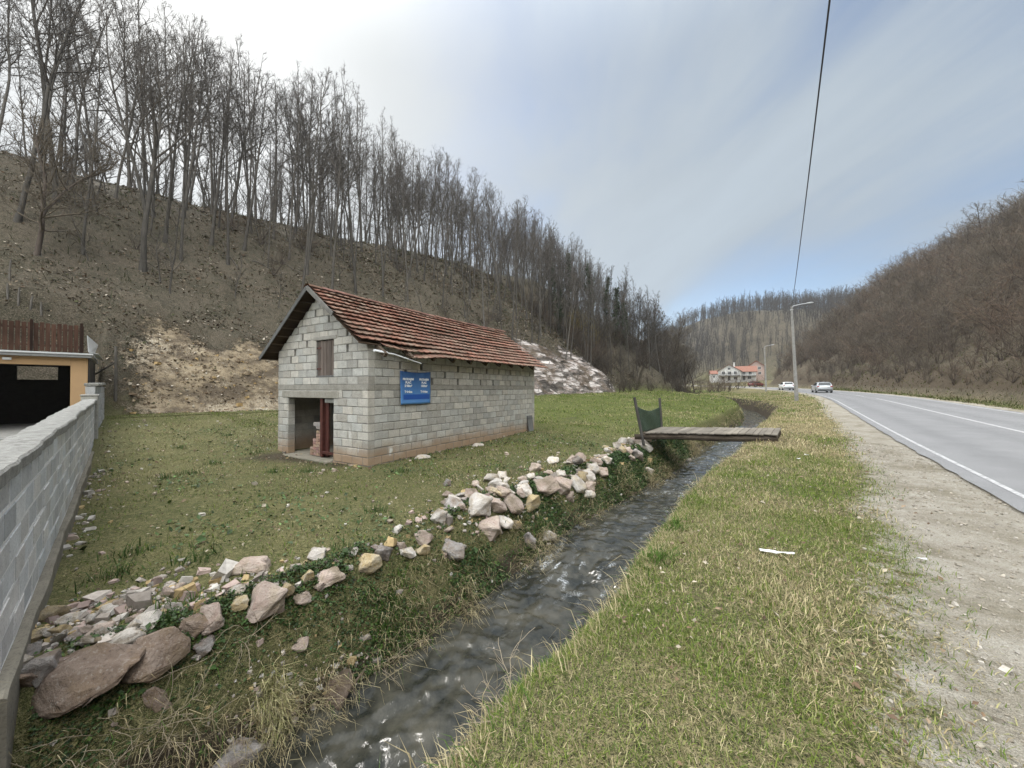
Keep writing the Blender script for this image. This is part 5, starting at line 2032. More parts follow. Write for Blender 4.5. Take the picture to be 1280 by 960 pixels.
def gen_tree(seed, H=17.0, r0=.16, nb=24, t0=.34, spread=.27, sub=6, tw=5, twl=2, el=(38, 66), wander=.05, fork=False, twr=.011):
    rr = np.random.default_rng(seed)
    trunk, crown = [], []
    nT = 14
    P, Rr = grow(rr, np.zeros(3) + [0, 0, -.4], np.array([rr.normal(0, .05), rr.normal(0, .05), 1.]), H * .97, r0 * 1.15, .02, nT, .15, wander)
    Rr = r0 * (1 - np.linspace(0, 1, nT + 1)) ** .8 * .92 + .016
    Rr[0] *= 1.5
    trunk.append((P, Rr, 7))
    az = rr.uniform(0, 6.28)
    stems = [(P, Rr)]
    if fork:
        k = rr.integers(3, 6)
        d = side_dir(rr, P[k + 1] - P[k], R(18), rr.uniform(0, 6.28))
        Q, Qr = grow(rr, P[k], d, H * .62, Rr[k] * .75, .02, 10, .35, wander * 1.3)
        trunk.append((Q, Qr, 6))
        stems.append((Q, Qr))
    for si, (SP, SR) in enumerate(stems):
        m = len(SP) - 1
        nbb = nb if si == 0 else nb // 2
        for b in range(nbb):
            t = t0 + (0.985 - t0) * ((b + rr.uniform(0, .8)) / nbb) if si == 0 else .25 + .73 * (b + rr.uniform(0, .8)) / nbb
            f = t * m
            k = min(int(f), m - 1)
            p = SP[k] + (SP[k + 1] - SP[k]) * (f - k)
            rb = SR[k] + (SR[k + 1] - SR[k]) * (f - k)
            az += 2.4 + rr.normal(0, .5)
            u = (t - t0) / (1 - t0)
            e = R(el[0] + (el[1] - el[0]) * u + rr.normal(0, 9))
            d = np.array([math.cos(az) * math.cos(e), math.sin(az) * math.cos(e), math.sin(e)])
            L = H * spread * (1.05 - .72 * u) * rr.uniform(.55, 1.15)
            if rr.uniform() < .16: L *= .4
            B, Br = grow(rr, p, d, L, min(rb * .62, .012 + L * .014), .010, 6, .55, .13)
            crown.append((B, Br, 4))
            ns_ = max(2, int(sub * L / (H * spread * .75) + rr.uniform(0, 1)))
            for q in range(ns_):
                ft = (.22 + .76 * (q + rr.uniform(0, .7)) / ns_) * 6
                kk = min(int(ft), 5)
                pp_ = B[kk] + (B[kk + 1] - B[kk]) * (ft - kk)
                dd = side_dir(rr, B[kk + 1] - B[kk], R(rr.uniform(24, 50)), rr.uniform(0, 6.28))
                l2 = L * rr.uniform(.22, .46) * (1.15 - .5 * ft / 6)
                C, Cr = grow(rr, pp_, dd, l2, max(twr, Br[kk] * .55), twr * .75, 3, .35, .16)
                crown.append((C, Cr, 3))
                for w in range(tw):
                    fw_ = rr.uniform(.2, 1) * 3
                    k3 = min(int(fw_), 2)
                    p3 = C[k3] + (C[k3 + 1] - C[k3]) * (fw_ - k3)
                    d3 = side_dir(rr, C[k3 + 1] - C[k3], R(rr.uniform(22, 52)), rr.uniform(0, 6.28))
                    l3 = l2 * rr.uniform(.3, .62) + .12
                    D, Dr = grow(rr, p3, d3, l3, twr * .8, twr * .5, 2, .3, .2)
                    crown.append((D, Dr, 3))
                    for x in range(twl):
                        f4 = rr.uniform(.3, 1) * 2
                        k4 = min(int(f4), 1)
                        p4 = D[k4] + (D[k4 + 1] - D[k4]) * (f4 - k4)
                        d4 = side_dir(rr, D[k4 + 1] - D[k4], R(rr.uniform(25, 50)), rr.uniform(0, 6.28))
                        crown.append((np.array([p4, p4 + d4 * l3 * rr.uniform(.35, .7)]), np.array([twr * .6, twr * .4]), 3))
    return trunk, crown


def gen_shrub(seed, H=4.5, stems=7, lean=38, tw=5, sub=7, twr=.010):
    rr = np.random.default_rng(seed)
    st, cr = [], []
    for s_ in range(stems):
        az, e = rr.uniform(0, 6.28), R(90 - abs(rr.normal(0, lean)))
        e = max(e, R(18))
        d = np.array([math.cos(az) * math.cos(e), math.sin(az) * math.cos(e), math.sin(e)])
        L = H * rr.uniform(.6, 1.1)
        B, Br = grow(rr, np.array([rr.normal(0, .18), rr.normal(0, .18), -.15]), d, L, .018 + .007 * L, .010, 7, rr.uniform(-.3, .5), .15)
        st.append((B, Br, 5))
        for q in range(sub):
            ft = (.15 + .83 * (q + rr.uniform(0, .7)) / sub) * 7
            kk = min(int(ft), 6)
            pp_ = B[kk] + (B[kk + 1] - B[kk]) * (ft - kk)
            dd = side_dir(rr, B[kk + 1] - B[kk], R(rr.uniform(25, 65)), rr.uniform(0, 6.28))
            l2 = L * rr.uniform(.2, .45)
            C, Cr = grow(rr, pp_, dd, l2, max(twr, Br[kk] * .5), twr * .75, 3, .2, .22)
            cr.append((C, Cr, 3))
            for w in range(tw):
                fw_ = rr.uniform(.15, 1) * 3
                k3 = min(int(fw_), 2)
                p3 = C[k3] + (C[k3 + 1] - C[k3]) * (fw_ - k3)
                d3 = side_dir(rr, C[k3 + 1] - C[k3], R(rr.uniform(22, 60)), rr.uniform(0, 6.28))
                D, Dr = grow(rr, p3, d3, l2 * rr.uniform(.3, .7) + .1, twr * .8, twr * .5, 2, .2, .25)
                cr.append((D, Dr, 3))
    return st, cr


def bark(name, a, b, var=.25):
    m, g = material(name)
    oi = g.n('ShaderNodeObjectInfo')
    n = g.noise(1.2, g.scalev(g.obj, (5, 5, 1.2)), 5, .65)
    c = g.mix(g.map(n, .3, .7), a, b)
    tv = g.map(oi.outputs['Random'], 0, 1, 1 - var, 1 + var)
    c = g.n('ShaderNodeVectorMath', {0: c, 3: tv}, operation='SCALE').outputs[0]
    g.set(color=c, rough=.9, spec=.15)
    return m


M_BARK = bark('bark', (.056, .051, .044), (.128, .117, .103))
M_TWIG = bark('twigs', (.060, .053, .046), (.116, .103, .090), .3)
M_TWIGB = bark('brown_twigs', (.080, .066, .050), (.155, .130, .100), .35)
M_TWIGR = bark('reddish_twigs', (.105, .076, .055), (.170, .126, .094), .3)
M_TWIGY = bark('yellowish_twigs', (.150, .120, .045), (.24, .19, .075), .2)
M_DARKB = bark('dark_bark', (.050, .040, .034), (.105, .085, .070))


def tree_proto(name, trunk, crown, mt, mc, tn='trunk', cn='crown'):
    return tubes_mesh(tn, trunk, mt), tubes_mesh(cn, crown, mc)


BEECH = [tree_proto('bare_tree', *gen_tree(500 + k, 17, .078 + .018 * (k % 3), 22 + 2 * (k % 4), .38 + .07 * (k % 3), .18 + .03 * (k % 3), 5, 4, 2, fork=k % 5 == 1, wander=.026 + .012 * (k % 2)), M_BARK, M_TWIG) for k in range(9)]
BIG = [tree_proto('bare_tree', *gen_tree(620 + k, 18, .15, 30, .34, .28, 6, 4, 2, (38, 68), .04, True), M_BARK, M_TWIG) for k in range(2)]
YOUNG = [tree_proto('bare_sapling', *gen_tree(700 + k, 6.5, .05, 14, .25, .26, 4, 3, 1, (30, 60), .07, False, .007), M_BARK, M_TWIG) for k in range(4)]
ALDER = [tree_proto('bare_tree', *gen_tree(760 + k, 14, .15, 34, .12, .36, 8, 6, 2, (16, 60), .08, True, .012), M_DARKB, M_TWIGB) for k in range(3)]
SCRUB = [tree_proto('bare_shrub', *gen_shrub(800 + k, 5.0, 8, 34), M_DARKB, [M_TWIGB, M_TWIGR, M_TWIGB, M_TWIG, M_TWIGB][k], 'stems', 'twigs') for k in range(5)]
WILLOW = tree_proto('bare_shrub', *gen_shrub(850, 5.0, 14, 18, 5, 8), M_TWIGY, M_TWIGY, 'stems', 'twigs')
SCRUBTREE = [tree_proto('bare_tree', *gen_tree(880 + k, 8.5, .11, 26, .18, .36, 7, 5, 2, (14, 58), .10, True, .011), M_DARKB, M_TWIGB) for k in range(3)]


def plant(name, proto, x, y, z, rz, sc, label, cat, group=None, lean=(0, 0), sz=None):
    e = empty(name, (x, y, z), 0, label, cat, group)
    e.rotation_euler = (lean[0], lean[1], rz)
    e.scale = (sc, sc, sz or sc)
    for me, nm in zip(proto, [m.name.split('.')[0] for m in proto]):
        o = bpy.data.objects.new(nm, me)
        COL.objects.link(o)
        o.parent = e
    return e


r_ = np.random.default_rng(5)
TREES = []


def far_enough(x, y, sp):
    return all((x - a) ** 2 + (y - b) ** 2 > sp * sp for a, b in TREES)


GL = 'bare trees of the wood on the left hillside'
LT = 'slim bare tree standing in the leafless wood on the left hillside'
# the ones that stand out
for px_, py_, k, sc, lab in ((178, 338, 0, 1.0, 'tall thick forked bare tree, nearest large trunk low on the left hillside'),
                             (392, 300, 1, .95, 'broad crowned bare tree rising above its neighbours on the hillside')):
    gp = ground(px_, py_)
    TREES.append(gp[:2])
    plant('bare_tree', BIG[k], *gp, 1.0 + k, sc, lab, 'tree', GL)
gp = ground(44, 318)
TREES.append(gp[:2])
plant('bare_tree', SCRUBTREE[0], *gp, .4, .95, 'small dark crooked bare tree low on the slope above the garage', 'tree', GL)
for px_, py_, k, sz in ((104, 318, 0, .8), (265, 268, 2, .95), (285, 330, 4, .92), (335, 335, 6, .55), (232, 262, 1, 1.0), (120, 262, 3, 1.02), (20, 275, 5, .95), (365, 300, 7, .85), (415, 320, 8, .8), (70, 250, 2, 1.05), (470, 330, 0, .75), (500, 300, 4, .9)):
    gp = ground(px_, py_)
    if gp is None: continue
    TREES.append(gp[:2])
    plant('bare_tree', BEECH[k], *gp, px_ * .1, sz, LT, 'tree', GL, (r_.normal(0, .03), r_.normal(0, .03)))
cnt = 0
for _ in range(9000):
    if cnt >= 214: break
    s0_, d0_ = -16 + 112 * r_.uniform() ** 1.15, r_.uniform(2, 34)
    if s0_ < 30 and d0_ < 7 + 5 * r_.uniform(): continue
    if s0_ < 45 and d0_ < 6: continue
    if d0_ > 26 and r_.uniform() < .6: continue
    o0_ = float(obase(np.array([s0_]))[0]) - d0_
    X0, Y0 = xy(np.array([s0_]), np.array([o0_]))
    x0, y0 = float(X0[0]), float(Y0[0])
    dist = math.hypot(x0, y0)
    if y0 < 6 or abs(x0 / y0) > 1.75: continue
    if not far_enough(x0, y0, 1.15 + .018 * dist + (.5 if d0_ < 12 else 0)): continue
    TREES.append((x0, y0))
    k = int(r_.integers(0, 9))
    sc = r_.uniform(.72, 1.08) * (1.0 if s0_ > 0 else 1.05) * (1 - .18 * float(smooth(50, 110, s0_)))
    plant('bare_tree', BEECH[k], x0, y0, float(Zxy(x0, y0)), r_.uniform(0, 6.28), sc * r_.uniform(.9, 1.1), LT, 'tree', GL, (r_.normal(0, .035), r_.normal(0, .035)), sc)
    cnt += 1
# saplings and undergrowth
cnt = 0
for _ in range(2000):
    if cnt >= 115: break
    s0_, d0_ = r_.uniform(-12, 70), 4.5 + 22 * r_.uniform() ** 1.3
    o0_ = float(obase(np.array([s0_]))[0]) - d0_
    X0, Y0 = xy(np.array([s0_]), np.array([o0_]))
    x0, y0 = float(X0[0]), float(Y0[0])
    if y0 < 6 or abs(x0 / y0) > 1.6 or (s0_ < 20 and d0_ < 6.5): continue
    k = int(r_.integers(0, 4))
    plant('bare_sapling', YOUNG[k], x0, y0, float(Zxy(x0, y0)), r_.uniform(0, 6.28), r_.uniform(.35, .95), 'thin leafless sapling growing below the wood on the left hillside', 'sapling', 'saplings on the left hillside', (r_.normal(0, .09), r_.normal(0, .09)))
    cnt += 1
cnt = 0
for _ in range(2000):
    if cnt >= 60: break
    s0_, d0_ = r_.uniform(-8, 100), 3 + 20 * r_.uniform() ** 1.2
    if s0_ < 22 and d0_ < 8: continue
    o0_ = float(obase(np.array([s0_]))[0]) - d0_
    X0, Y0 = xy(np.array([s0_]), np.array([o0_]))
    x0, y0 = float(X0[0]), float(Y0[0])
    if y0 < 6 or abs(x0 / y0) > 1.6: continue
    plant('bare_shrub', SCRUB[int(r_.integers(0, 5))], x0, y0, float(Zxy(x0, y0)), r_.uniform(0, 6.28), r_.uniform(.30, .62) * (1 + .5 * float(smooth(45, 80, s0_))), 'low bare bush growing on the left hillside below the wood', 'shrub', 'bushes on the left hillside')
    cnt += 1
# dark spreading trees where the left hill meets the valley floor
for i, (px_, dep, k, sc) in enumerate(((800, 74, 0, .92), (816, 78, 1, 1.0), (832, 74, 2, 1.0), (845, 80, 0, 1.05), (858, 76, 1, .95), (868, 84, 2, .95), (783, 76, 2, .9), (770, 72, 1, .85), (824, 88, 0, 1.0), (850, 92, 1, 1.0))):
    x0 = (px_ - 640) / FPX * dep
    plant('bare_tree', ALDER[k], x0, dep, float(Zxy(x0, dep)), i * 1.3, sc, 'dark spreading bare tree in the row at the foot of the left hill', 'tree', 'dark trees at the end of the meadow', (0, 0), sc * 1.0)
# thorny undergrowth at the foot of those trees and the hedge before the houses
for i, (px_, dep, sc) in enumerate(((775, 66, .8), (795, 70, .8), (812, 70, .7), (828, 72, .75), (846, 72, .7), (862, 74, .8), (876, 76, .75), (886, 78, .7), (897, 82, .62), (760, 62, .8), (745, 60, .8))):
    x0 = (px_ - 640) / FPX * dep
    plant('bare_shrub', SCRUB[(0, 1, 4)[i % 3]], x0, dep, float(Zxy(x0, dep)), i * 2.1, sc, 'brown tangled bush under the dark trees at the end of the meadow', 'shrub', 'bushes at the end of the meadow')
for i, (px_, dep, sc) in enumerate(((886, 92, .46), (896, 95, .5), (905, 96, .52), (914, 98, .5), (922, 97, .46), (930, 96, .36), (944, 98, .4), (951, 94, .34), (910, 88, .4), (900, 86, .38), (893, 84, .36))):
    x0 = (px_ - 640) / FPX * dep
    zz0 = CAMZ + (485 - 487) * dep / FPX
    plant('bare_shrub', SCRUB[1], x0, dep, float(Zxy(x0, dep)), i * 1.7, sc * 2.1, 'low reddish bare bush in the hedge in front of the distant houses', 'shrub', 'reddish hedge before the houses')
for i, (px_, py_, sc) in enumerate(((722, 420, .85), (745, 432, .7))):
    gp = ground(px_, py_)
    plant('bare_shrub', WILLOW, *gp, i, sc * 1.2, ['yellowish bare bush on the hillside beside the ivy covered trees', 'smaller yellowish bare bush just right of and below the other'][i], 'shrub')

# ivy on a few trees at the far end of the wood
m_ivy, g = material('ivy_leaves')
g.set(color=g.mix(1.0, g.attr('col'), g.mix(g.noise(3, g.obj, 3), (.7, .7, .7), (1.2, 1.2, 1.2)), 'MULTIPLY'), rough=.55, spec=.35)


def leaf_cloud(name, P, S, cols, mat, r_, flat=0.0, aspect=.75):
    n = len(P)
    N_ = r_.normal(0, 1, (n, 3))
    N_[:, 2] = np.abs(N_[:, 2]) + flat
    N_ /= np.linalg.norm(N_, axis=1, keepdims=True)
    A_ = np.cross(N_, r_.normal(0, 1, (n, 3)))
    A_ /= np.linalg.norm(A_, axis=1, keepdims=True) + 1e-9
    B_ = np.cross(N_, A_)
    s1, s2_ = S[:, None], S[:, None] * aspect
    fold = N_ * S[:, None] * .18
    V = np.stack([P - A_ * s1, P + B_ * s2_ + fold, P + A_ * s1, P - B_ * s2_ + fold], 1)
    F = np.arange(4 * n)
    return np_mesh(name, V.reshape(-1, 3), F, np.arange(n) * 4, np.full(n, 4), mat, np.repeat(cols, 4, 0))


def ivy_mesh(seed):
    rr = np.random.default_rng(seed)
    tr, cr = gen_tree(seed, 13, .14, 20, .3, .26, 5, 3, 1)
    P = []
    for pts, rad, n in tr + [c for c in cr if c[2] == 4]:
        k = 70 if n > 4 else 26
        f = rr.uniform(0, 1, k * (len(pts) - 1) // 2) * (len(pts) - 1)
        f = f[f < (len(pts) - 1) * (.95 if n > 4 else .7)]
        i = f.astype(int)
        p = pts[i] + (pts[np.minimum(i + 1, len(pts) - 1)] - pts[i]) * (f - i)[:, None]
        P.append(p + rr.normal(0, .28 if n > 4 else .20, p.shape))
    P = np.concatenate(P)
    P = P[P[:, 2] > .4]
    c = np.array([.030, .046, .018])[None] * rr.uniform(.6, 1.7, (len(P), 1))
    return tubes_mesh('trunk', tr, M_DARKB), tubes_mesh('crown', cr, M_TWIG), leaf_cloud('ivy', P, rr.uniform(.08, .17, len(P)), c, m_ivy, rr)


IVY = [ivy_mesh(901), ivy_mesh(902), ivy_mesh(903)]
for i, (px_, py_, sc) in enumerate(((692, 395, .85), (712, 390, .95), (738, 410, .95), (757, 415, .85), (770, 432, .9), (700, 420, .7), (783, 440, .75))):
    gp = ground(px_, py_)
    if gp is None: continue
    plant('ivy_tree', IVY[i % 3], *gp, i * 1.1, sc, 'dark ivy covered tree at the lower far end of the left wood', 'tree', 'ivy covered trees of the left wood')

# right hillside: scrub, single shrubs in front, the mass behind as one thicket
SHR = []
cnt = 0
GR = 'bare bushes on the right hillside'
for _ in range(8000):
    if cnt >= 215: break
    s0_ = 8 + 95 * r_.uniform() ** 1.25
    e0_ = .9 + 15 * r_.uniform() ** 1.5
    o0_ = float(obr(np.array([s0_]))[0]) + e0_
    X0, Y0 = xy(np.array([s0_]), np.array([o0_]))
    x0, y0 = float(X0[0]), float(Y0[0])
    if y0 < 9 or x0 / y0 > 1.75: continue
    sp = 1.35 + .008 * math.hypot(x0, y0)
    if any((x0 - a) ** 2 + (y0 - b) ** 2 < sp * sp for a, b in SHR): continue
    SHR.append((x0, y0))
    sc = r_.uniform(.55, .95) * (.5 + .5 * float(smooth(.5, 5, e0_)))
    plant('bare_shrub', SCRUB[int(r_.integers(0, 5))], x0, y0, float(Zxy(x0, y0)), r_.uniform(0, 6.28), sc, 'tangled brown leafless bush on the steep right hillside above the road', 'shrub', GR)
    cnt += 1
cnt = 0
for _ in range(3000):
    if cnt >= 42: break
    s0_, e0_ = r_.uniform(14, 135), r_.uniform(5, 38)
    o0_ = float(obr(np.array([s0_]))[0]) + e0_
    X0, Y0 = xy(np.array([s0_]), np.array([o0_]))
    x0, y0 = float(X0[0]), float(Y0[0])
    if y0 < 12 or x0 / y0 > 1.6 or not far_enough(x0, y0, 4.5): continue
    TREES.append((x0, y0))
    plant('bare_tree', SCRUBTREE[int(r_.integers(0, 3))], x0, y0, float(Zxy(x0, y0)), r_.uniform(0, 6.28), r_.uniform(.65, 1.0), 'crooked bare tree rising from the scrub of the right hillside', 'tree', 'trees in the scrub of the right hillside', (r_.normal(0, .12), r_.normal(0, .12)))
    cnt += 1


def mass(name, protos, P, RZ, SCL, mats):
    """many plants of a far-off wood that reads as one mass, in one mesh"""
    Vs, Ls, mi, base = [], [], [], 0
    cache = []
    for pr in protos:
        vs, fs, ms, b = [], [], [], 0
        for k, me in enumerate(pr):
            v = np.empty(len(me.vertices) * 3, np.float32)
            me.vertices.foreach_get('co', v)
            f = np.empty(len(me.loops), np.int32)
            me.loops.foreach_get('vertex_index', f)
            vs.append(v.reshape(-1, 3))
            fs.append(f + b)
            ms.append(np.full(len(f) // 4, mats.index(me.materials[0])))
            b += len(v) // 3
        cache.append((np.concatenate(vs), np.concatenate(fs), np.concatenate(ms)))
    rr = np.random.default_rng(len(P))
    for p, a, sc in zip(P, RZ, SCL):
        v, f, m_ = cache[int(rr.integers(0, len(cache)))]
        ca, sa = math.cos(a), math.sin(a)
        q = np.stack([v[:, 0] * ca - v[:, 1] * sa, v[:, 0] * sa + v[:, 1] * ca, v[:, 2]], 1) * sc + p
        Vs.append(q.astype(np.float32))
        Ls.append(f + base)
        mi.append(m_)
        base += len(v)
    L = np.concatenate(Ls)
    nf = len(L) // 4
    o = link(name, np_mesh(name, np.concatenate(Vs), L, np.arange(nf) * 4, np.full(nf, 4), mats, None, True, np.concatenate(mi)))
    return tag(o, kind='stuff')


LSCR = [tree_proto('far_shrub', *gen_shrub(860 + k, 5.0, 7, 32, 3, 5, .020), M_DARKB, M_TWIGB if k else M_TWIGR, 'stems', 'twigs') for k in range(3)]
LTRE = [tree_proto('far_tree', *gen_tree(870 + k, 14, .15, 16, .3, .26, 4, 3, 0, twr=.035), M_BARK, M_TWIG) for k in range(3)]
n = 2300
s0_ = r_.uniform(9, 185, n)
e0_ = .8 + 51 * r_.uniform(0, 1, n) ** 1.15
o0_ = obr(s0_) + e0_
X0, Y0 = xy(s0_, o0_)
ok = (Y0 > 14) & (X0 / Y0 < 1.6)
X0, Y0 = X0[ok], Y0[ok]
mass('thicket', LSCR, np.stack([X0, Y0, Zxy(X0, Y0)], 1), r_.uniform(0, 6.28, len(X0)), r_.uniform(.7, 1.15, len(X0)) * (.38 + .62 * smooth(.5, 7, e0_[ok])), [M_DARKB, M_TWIGB, M_TWIGR])
n = 3600
X0, Y0 = r_.uniform(60, 300, n), r_.uniform(165, 330, n)
ra = X0 / Y0
ok = (ra > .36) & (ra < 1.0) & ~((np.abs(ra - .60) < .11) & (Y0 < 206)) & (Y0 + .22 * X0 > 205)
X0, Y0 = X0[ok], Y0[ok]
mass('far_wood', LTRE, np.stack([X0, Y0, Zxy(X0, Y0)], 1), r_.uniform(0, 6.28, len(X0)), r_.uniform(.6, 1.1, len(X0)), [M_BARK, M_TWIG])

# the wood behind the first trees of the left crest, one mass
LBEE = [tree_proto('far_tree', *gen_tree(890 + k, 16, .11, 17, .4, .23, 4, 3, 1, twr=.016), M_BARK, M_TWIG) for k in range(4)]
n = 1000
s0_, d0_ = r_.uniform(-18, 125, n), r_.uniform(16, 52, n)
o0_ = obase(s0_) - d0_
X0, Y0 = xy(s0_, o0_)
ok = (Y0 > 8) & (np.abs(X0 / Y0) < 1.7)
P_ = []
for x0, y0 in zip(X0[ok], Y0[ok]):
    if len(P_) < 380 and far_enough(x0, y0, 1.5) :
        P_.append((x0, y0))
        TREES.append((x0, y0))
P_ = np.array(P_)
mass('hilltop_wood', LBEE, np.stack([P_[:, 0], P_[:, 1], Zxy(P_[:, 0], P_[:, 1])], 1), r_.uniform(0, 6.28, len(P_)), r_.uniform(.7, 1.05, len(P_)), [M_BARK, M_TWIG])
# undergrowth and young trees that close the lower far end of the left hill
n = 520
s0_, d0_ = r_.uniform(52, 125, n), -1.5 + 17 * r_.uniform(0, 1, n) ** 1.2
o0_ = obase(s0_) - d0_
X0, Y0 = xy(s0_, o0_)
mass('hill_undergrowth', LSCR + [LBEE[0]], np.stack([X0, Y0, Zxy(X0, Y0)], 1), r_.uniform(0, 6.28, n), r_.uniform(.45, .8, n) * (1 - .35 * (d0_ < 2)), [M_DARKB, M_TWIGB, M_TWIGR, M_BARK, M_TWIG])

# ------------------------------------------------------------------ grass, leaves and dry stalks
m_grass, g = material('grass_blades')
gcol = g.attr('col')
g.set(color=gcol, rough=.75, spec=.2)
tr_ = g.n('ShaderNodeBsdfTranslucent', {0: gcol})
mx = g.n('ShaderNodeMixShader', {0: .28, 1: g.b.outputs[0], 2: tr_.outputs[0]})
outn = [n_ for n_ in g.N if n_.type == 'OUTPUT_MATERIAL'][0]
g.L.new(mx.outputs[0], outn.inputs[0])


def blades(P, h, w, az, lean, curl, col, name, kind=True, lift=-.008):
    """each blade: base pair, middle pair, tip"""
    n = len(P)
    dx, dy = np.cos(az), np.sin(az)
    D = np.stack([dx, dy, 0 * dx], 1)
    Sd = np.stack([-dy, dx, 0 * dx], 1)
    up = np.array([0, 0, 1.])
    b = P + up * lift
    l1, l2 = lean, lean + curl
    m = b + (D * np.sin(l1)[:, None] + up * np.cos(l1)[:, None]) * (h * .55)[:, None]
    t = m + (D * np.sin(l2)[:, None] + up * np.cos(l2)[:, None]) * (h * .5)[:, None]
    hw = (w * .5)[:, None]
    V = np.stack([b - Sd * hw, b + Sd * hw, m + Sd * hw * .8, m - Sd * hw * .8, t], 1).reshape(-1, 3)
    i = np.arange(n)[:, None] * 5
    L = np.concatenate([i + 0, i + 1, i + 2, i + 3, i + 3, i + 2, i + 4], 1).ravel()
    st = (np.arange(n)[:, None] * 7 + np.array([0, 4])).ravel()
    tt = np.tile([4, 3], n)
    o = link(name, np_mesh(name, V, L, st, tt, m_grass, np.repeat(col, 5, 0), False))
    return tag(o, kind='stuff')


rg = np.random.default_rng(42)


def sample(n, s0, s1, o0, o1, bias=1.0):
    s = s0 + (s1 - s0) * rg.uniform(0, 1, n) ** bias
    o = o0 + (o1 - o0) * rg.uniform(0, 1, n)
    return s, o


def inview(X, Y, m=1.15):
    """keeps a margin round the view, so that a step aside still finds grass"""
    return (Y > .25) & (np.abs(X) < (1.362 * m) * Y + .9)


STRAW = np.array([.62, .54, .33])
STRAW2 = np.array([.36, .29, .16])
GREEN = np.array([.080, .150, .026])
GREEN2 = np.array([.230, .285, .055])
DEEP = np.array([.045, .080, .022])


def grass_col(X, Y, green_bias=0.0):
    n = len(X)
    a = 1.15 * fbm(X / 1.1, Y / 1.1, 4, 501) + 1.1 * fbm(X / 3.2, Y / 3.2, 3, 511) + green_bias + rg.normal(0, .50, n)
    k = smooth(-.30, .30, a)[:, None]
    st = STRAW + (STRAW2 - STRAW) * rg.uniform(0, 1, (n, 1))
    gr = GREEN + (GREEN2 - GREEN) * rg.uniform(0, 1, (n, 1))
    return (st * (1 - k) + gr * k) * rg.uniform(.55, 1.25, (n, 1))


# verge between stream and road
parts = []
for n, s0, s1, h0, w0 in ((150000, -.6, 2.6, .036, .0038), (185000, 2.2, 6.0, .039, .0052), (95000, 5.5, 12, .046, .0092), (52000, 11, 24, .058, .018), (30000, 22, 50, .09, .035), (16000, 48, 85, .12, .06)):
    s, o = sample(n, s0, s1, -2.0 if s0 < 20 else (-7.5 if s0 < 40 else -11), 2.0)
    q = o - ocs(s)
    X, Y = xy(s, o)
    ga, gb_ = masks(s, o)
    keep = (q > bank_right(s) * .80) & (ga[:, 0] < rg.uniform(0, 1, n) ** 1.3 * .95) & inview(X, Y)
    # worn and thin places
    thin = fbm(X / .7, Y / .7, 3, 503)
    keep &= rg.uniform(0, 1, n) < .35 + .65 * smooth(-.5, .2, thin + .3)
    s, o, X, Y = s[keep], o[keep], X[keep], Y[keep]
    n = len(s)
    tall = np.exp(rg.normal(0, .38, n)) * (1 + .45 * smooth(.1, .6, fbm(X / .45, Y / .45, 3, 505)))
    parts.append((np.stack([X, Y, Z(s, o)], 1), h0 * tall, w0 * rg.uniform(.6, 1.3, n), rg.uniform(0, 6.28, n), np.clip(np.abs(rg.normal(.95, .45, n)), 0, 1.48), rg.uniform(-.1, .9, n), grass_col(X, Y, -.20 + .46 * smooth(-.5, .7, o) * (s < 9))))
blades(*[np.concatenate([p[i] for p in parts]) for i in range(7)], 'verge_grass')
# field beyond the stream
parts = []
for n, s0, s1, h0, w0 in ((140000, -4.5, 6, .040, .0095), (95000, 5, 17, .055, .016), (45000, 16, 42, .085, .03), (16000, 40, 75, .11, .06)):
    s, o = sample(n, s0, s1, -21.5, -3.9)
    if s0 > 20:
        o = -21.5 + (o + 21.5) * .95
    q = o - ocs(s)
    X, Y = xy(s, o)
    dwl = X * NW.x + Y * NW.y
    bx, by = X - HO.x, Y - HO.y
    lx, ly = bx * math.cos(TS) + by * math.sin(TS), -bx * math.sin(TS) + by * math.cos(TS)
    inside = (lx > -.05) & (lx < LEN) & (ly > -.0) & (ly < WID)
    thin = fbm(X / .8, Y / .8, 4, 507)
    keep = (-q > bank_left(s) * .75) & (dwl > -.40) & ~inside & inview(X, Y) & (obase(s) - o < -.1) & (masks(s, o)[1][:, 0] < rg.uniform(.25, .95, n)) & (rg.uniform(0, 1, n) < .14 + .86 * smooth(-.35, .2, thin))
    s, o, X, Y = s[keep], o[keep], X[keep], Y[keep]
    n = len(s)
    tall = np.exp(rg.normal(0, .4, n)) * (1 + 1.1 * smooth(.38, .7, fbm(X / .4, Y / .4, 3, 509)))
    parts.append((np.stack([X, Y, Z(s, o)], 1), h0 * tall, w0 * rg.uniform(.6, 1.3, n), rg.uniform(0, 6.28, n), np.clip(np.abs(rg.normal(.9, .4, n)), 0, 1.45), rg.uniform(-.1, .9, n), grass_col(X, Y, .30 + .20 * (s > 14)) * np.where(s < 14, .84, 1.0)[:, None] * np.where(rg.uniform(0, 1, (n, 1)) < .30, .45, 1.12)))
blades(*[np.concatenate([p[i] for p in parts]) for i in range(7)], 'field_grass')
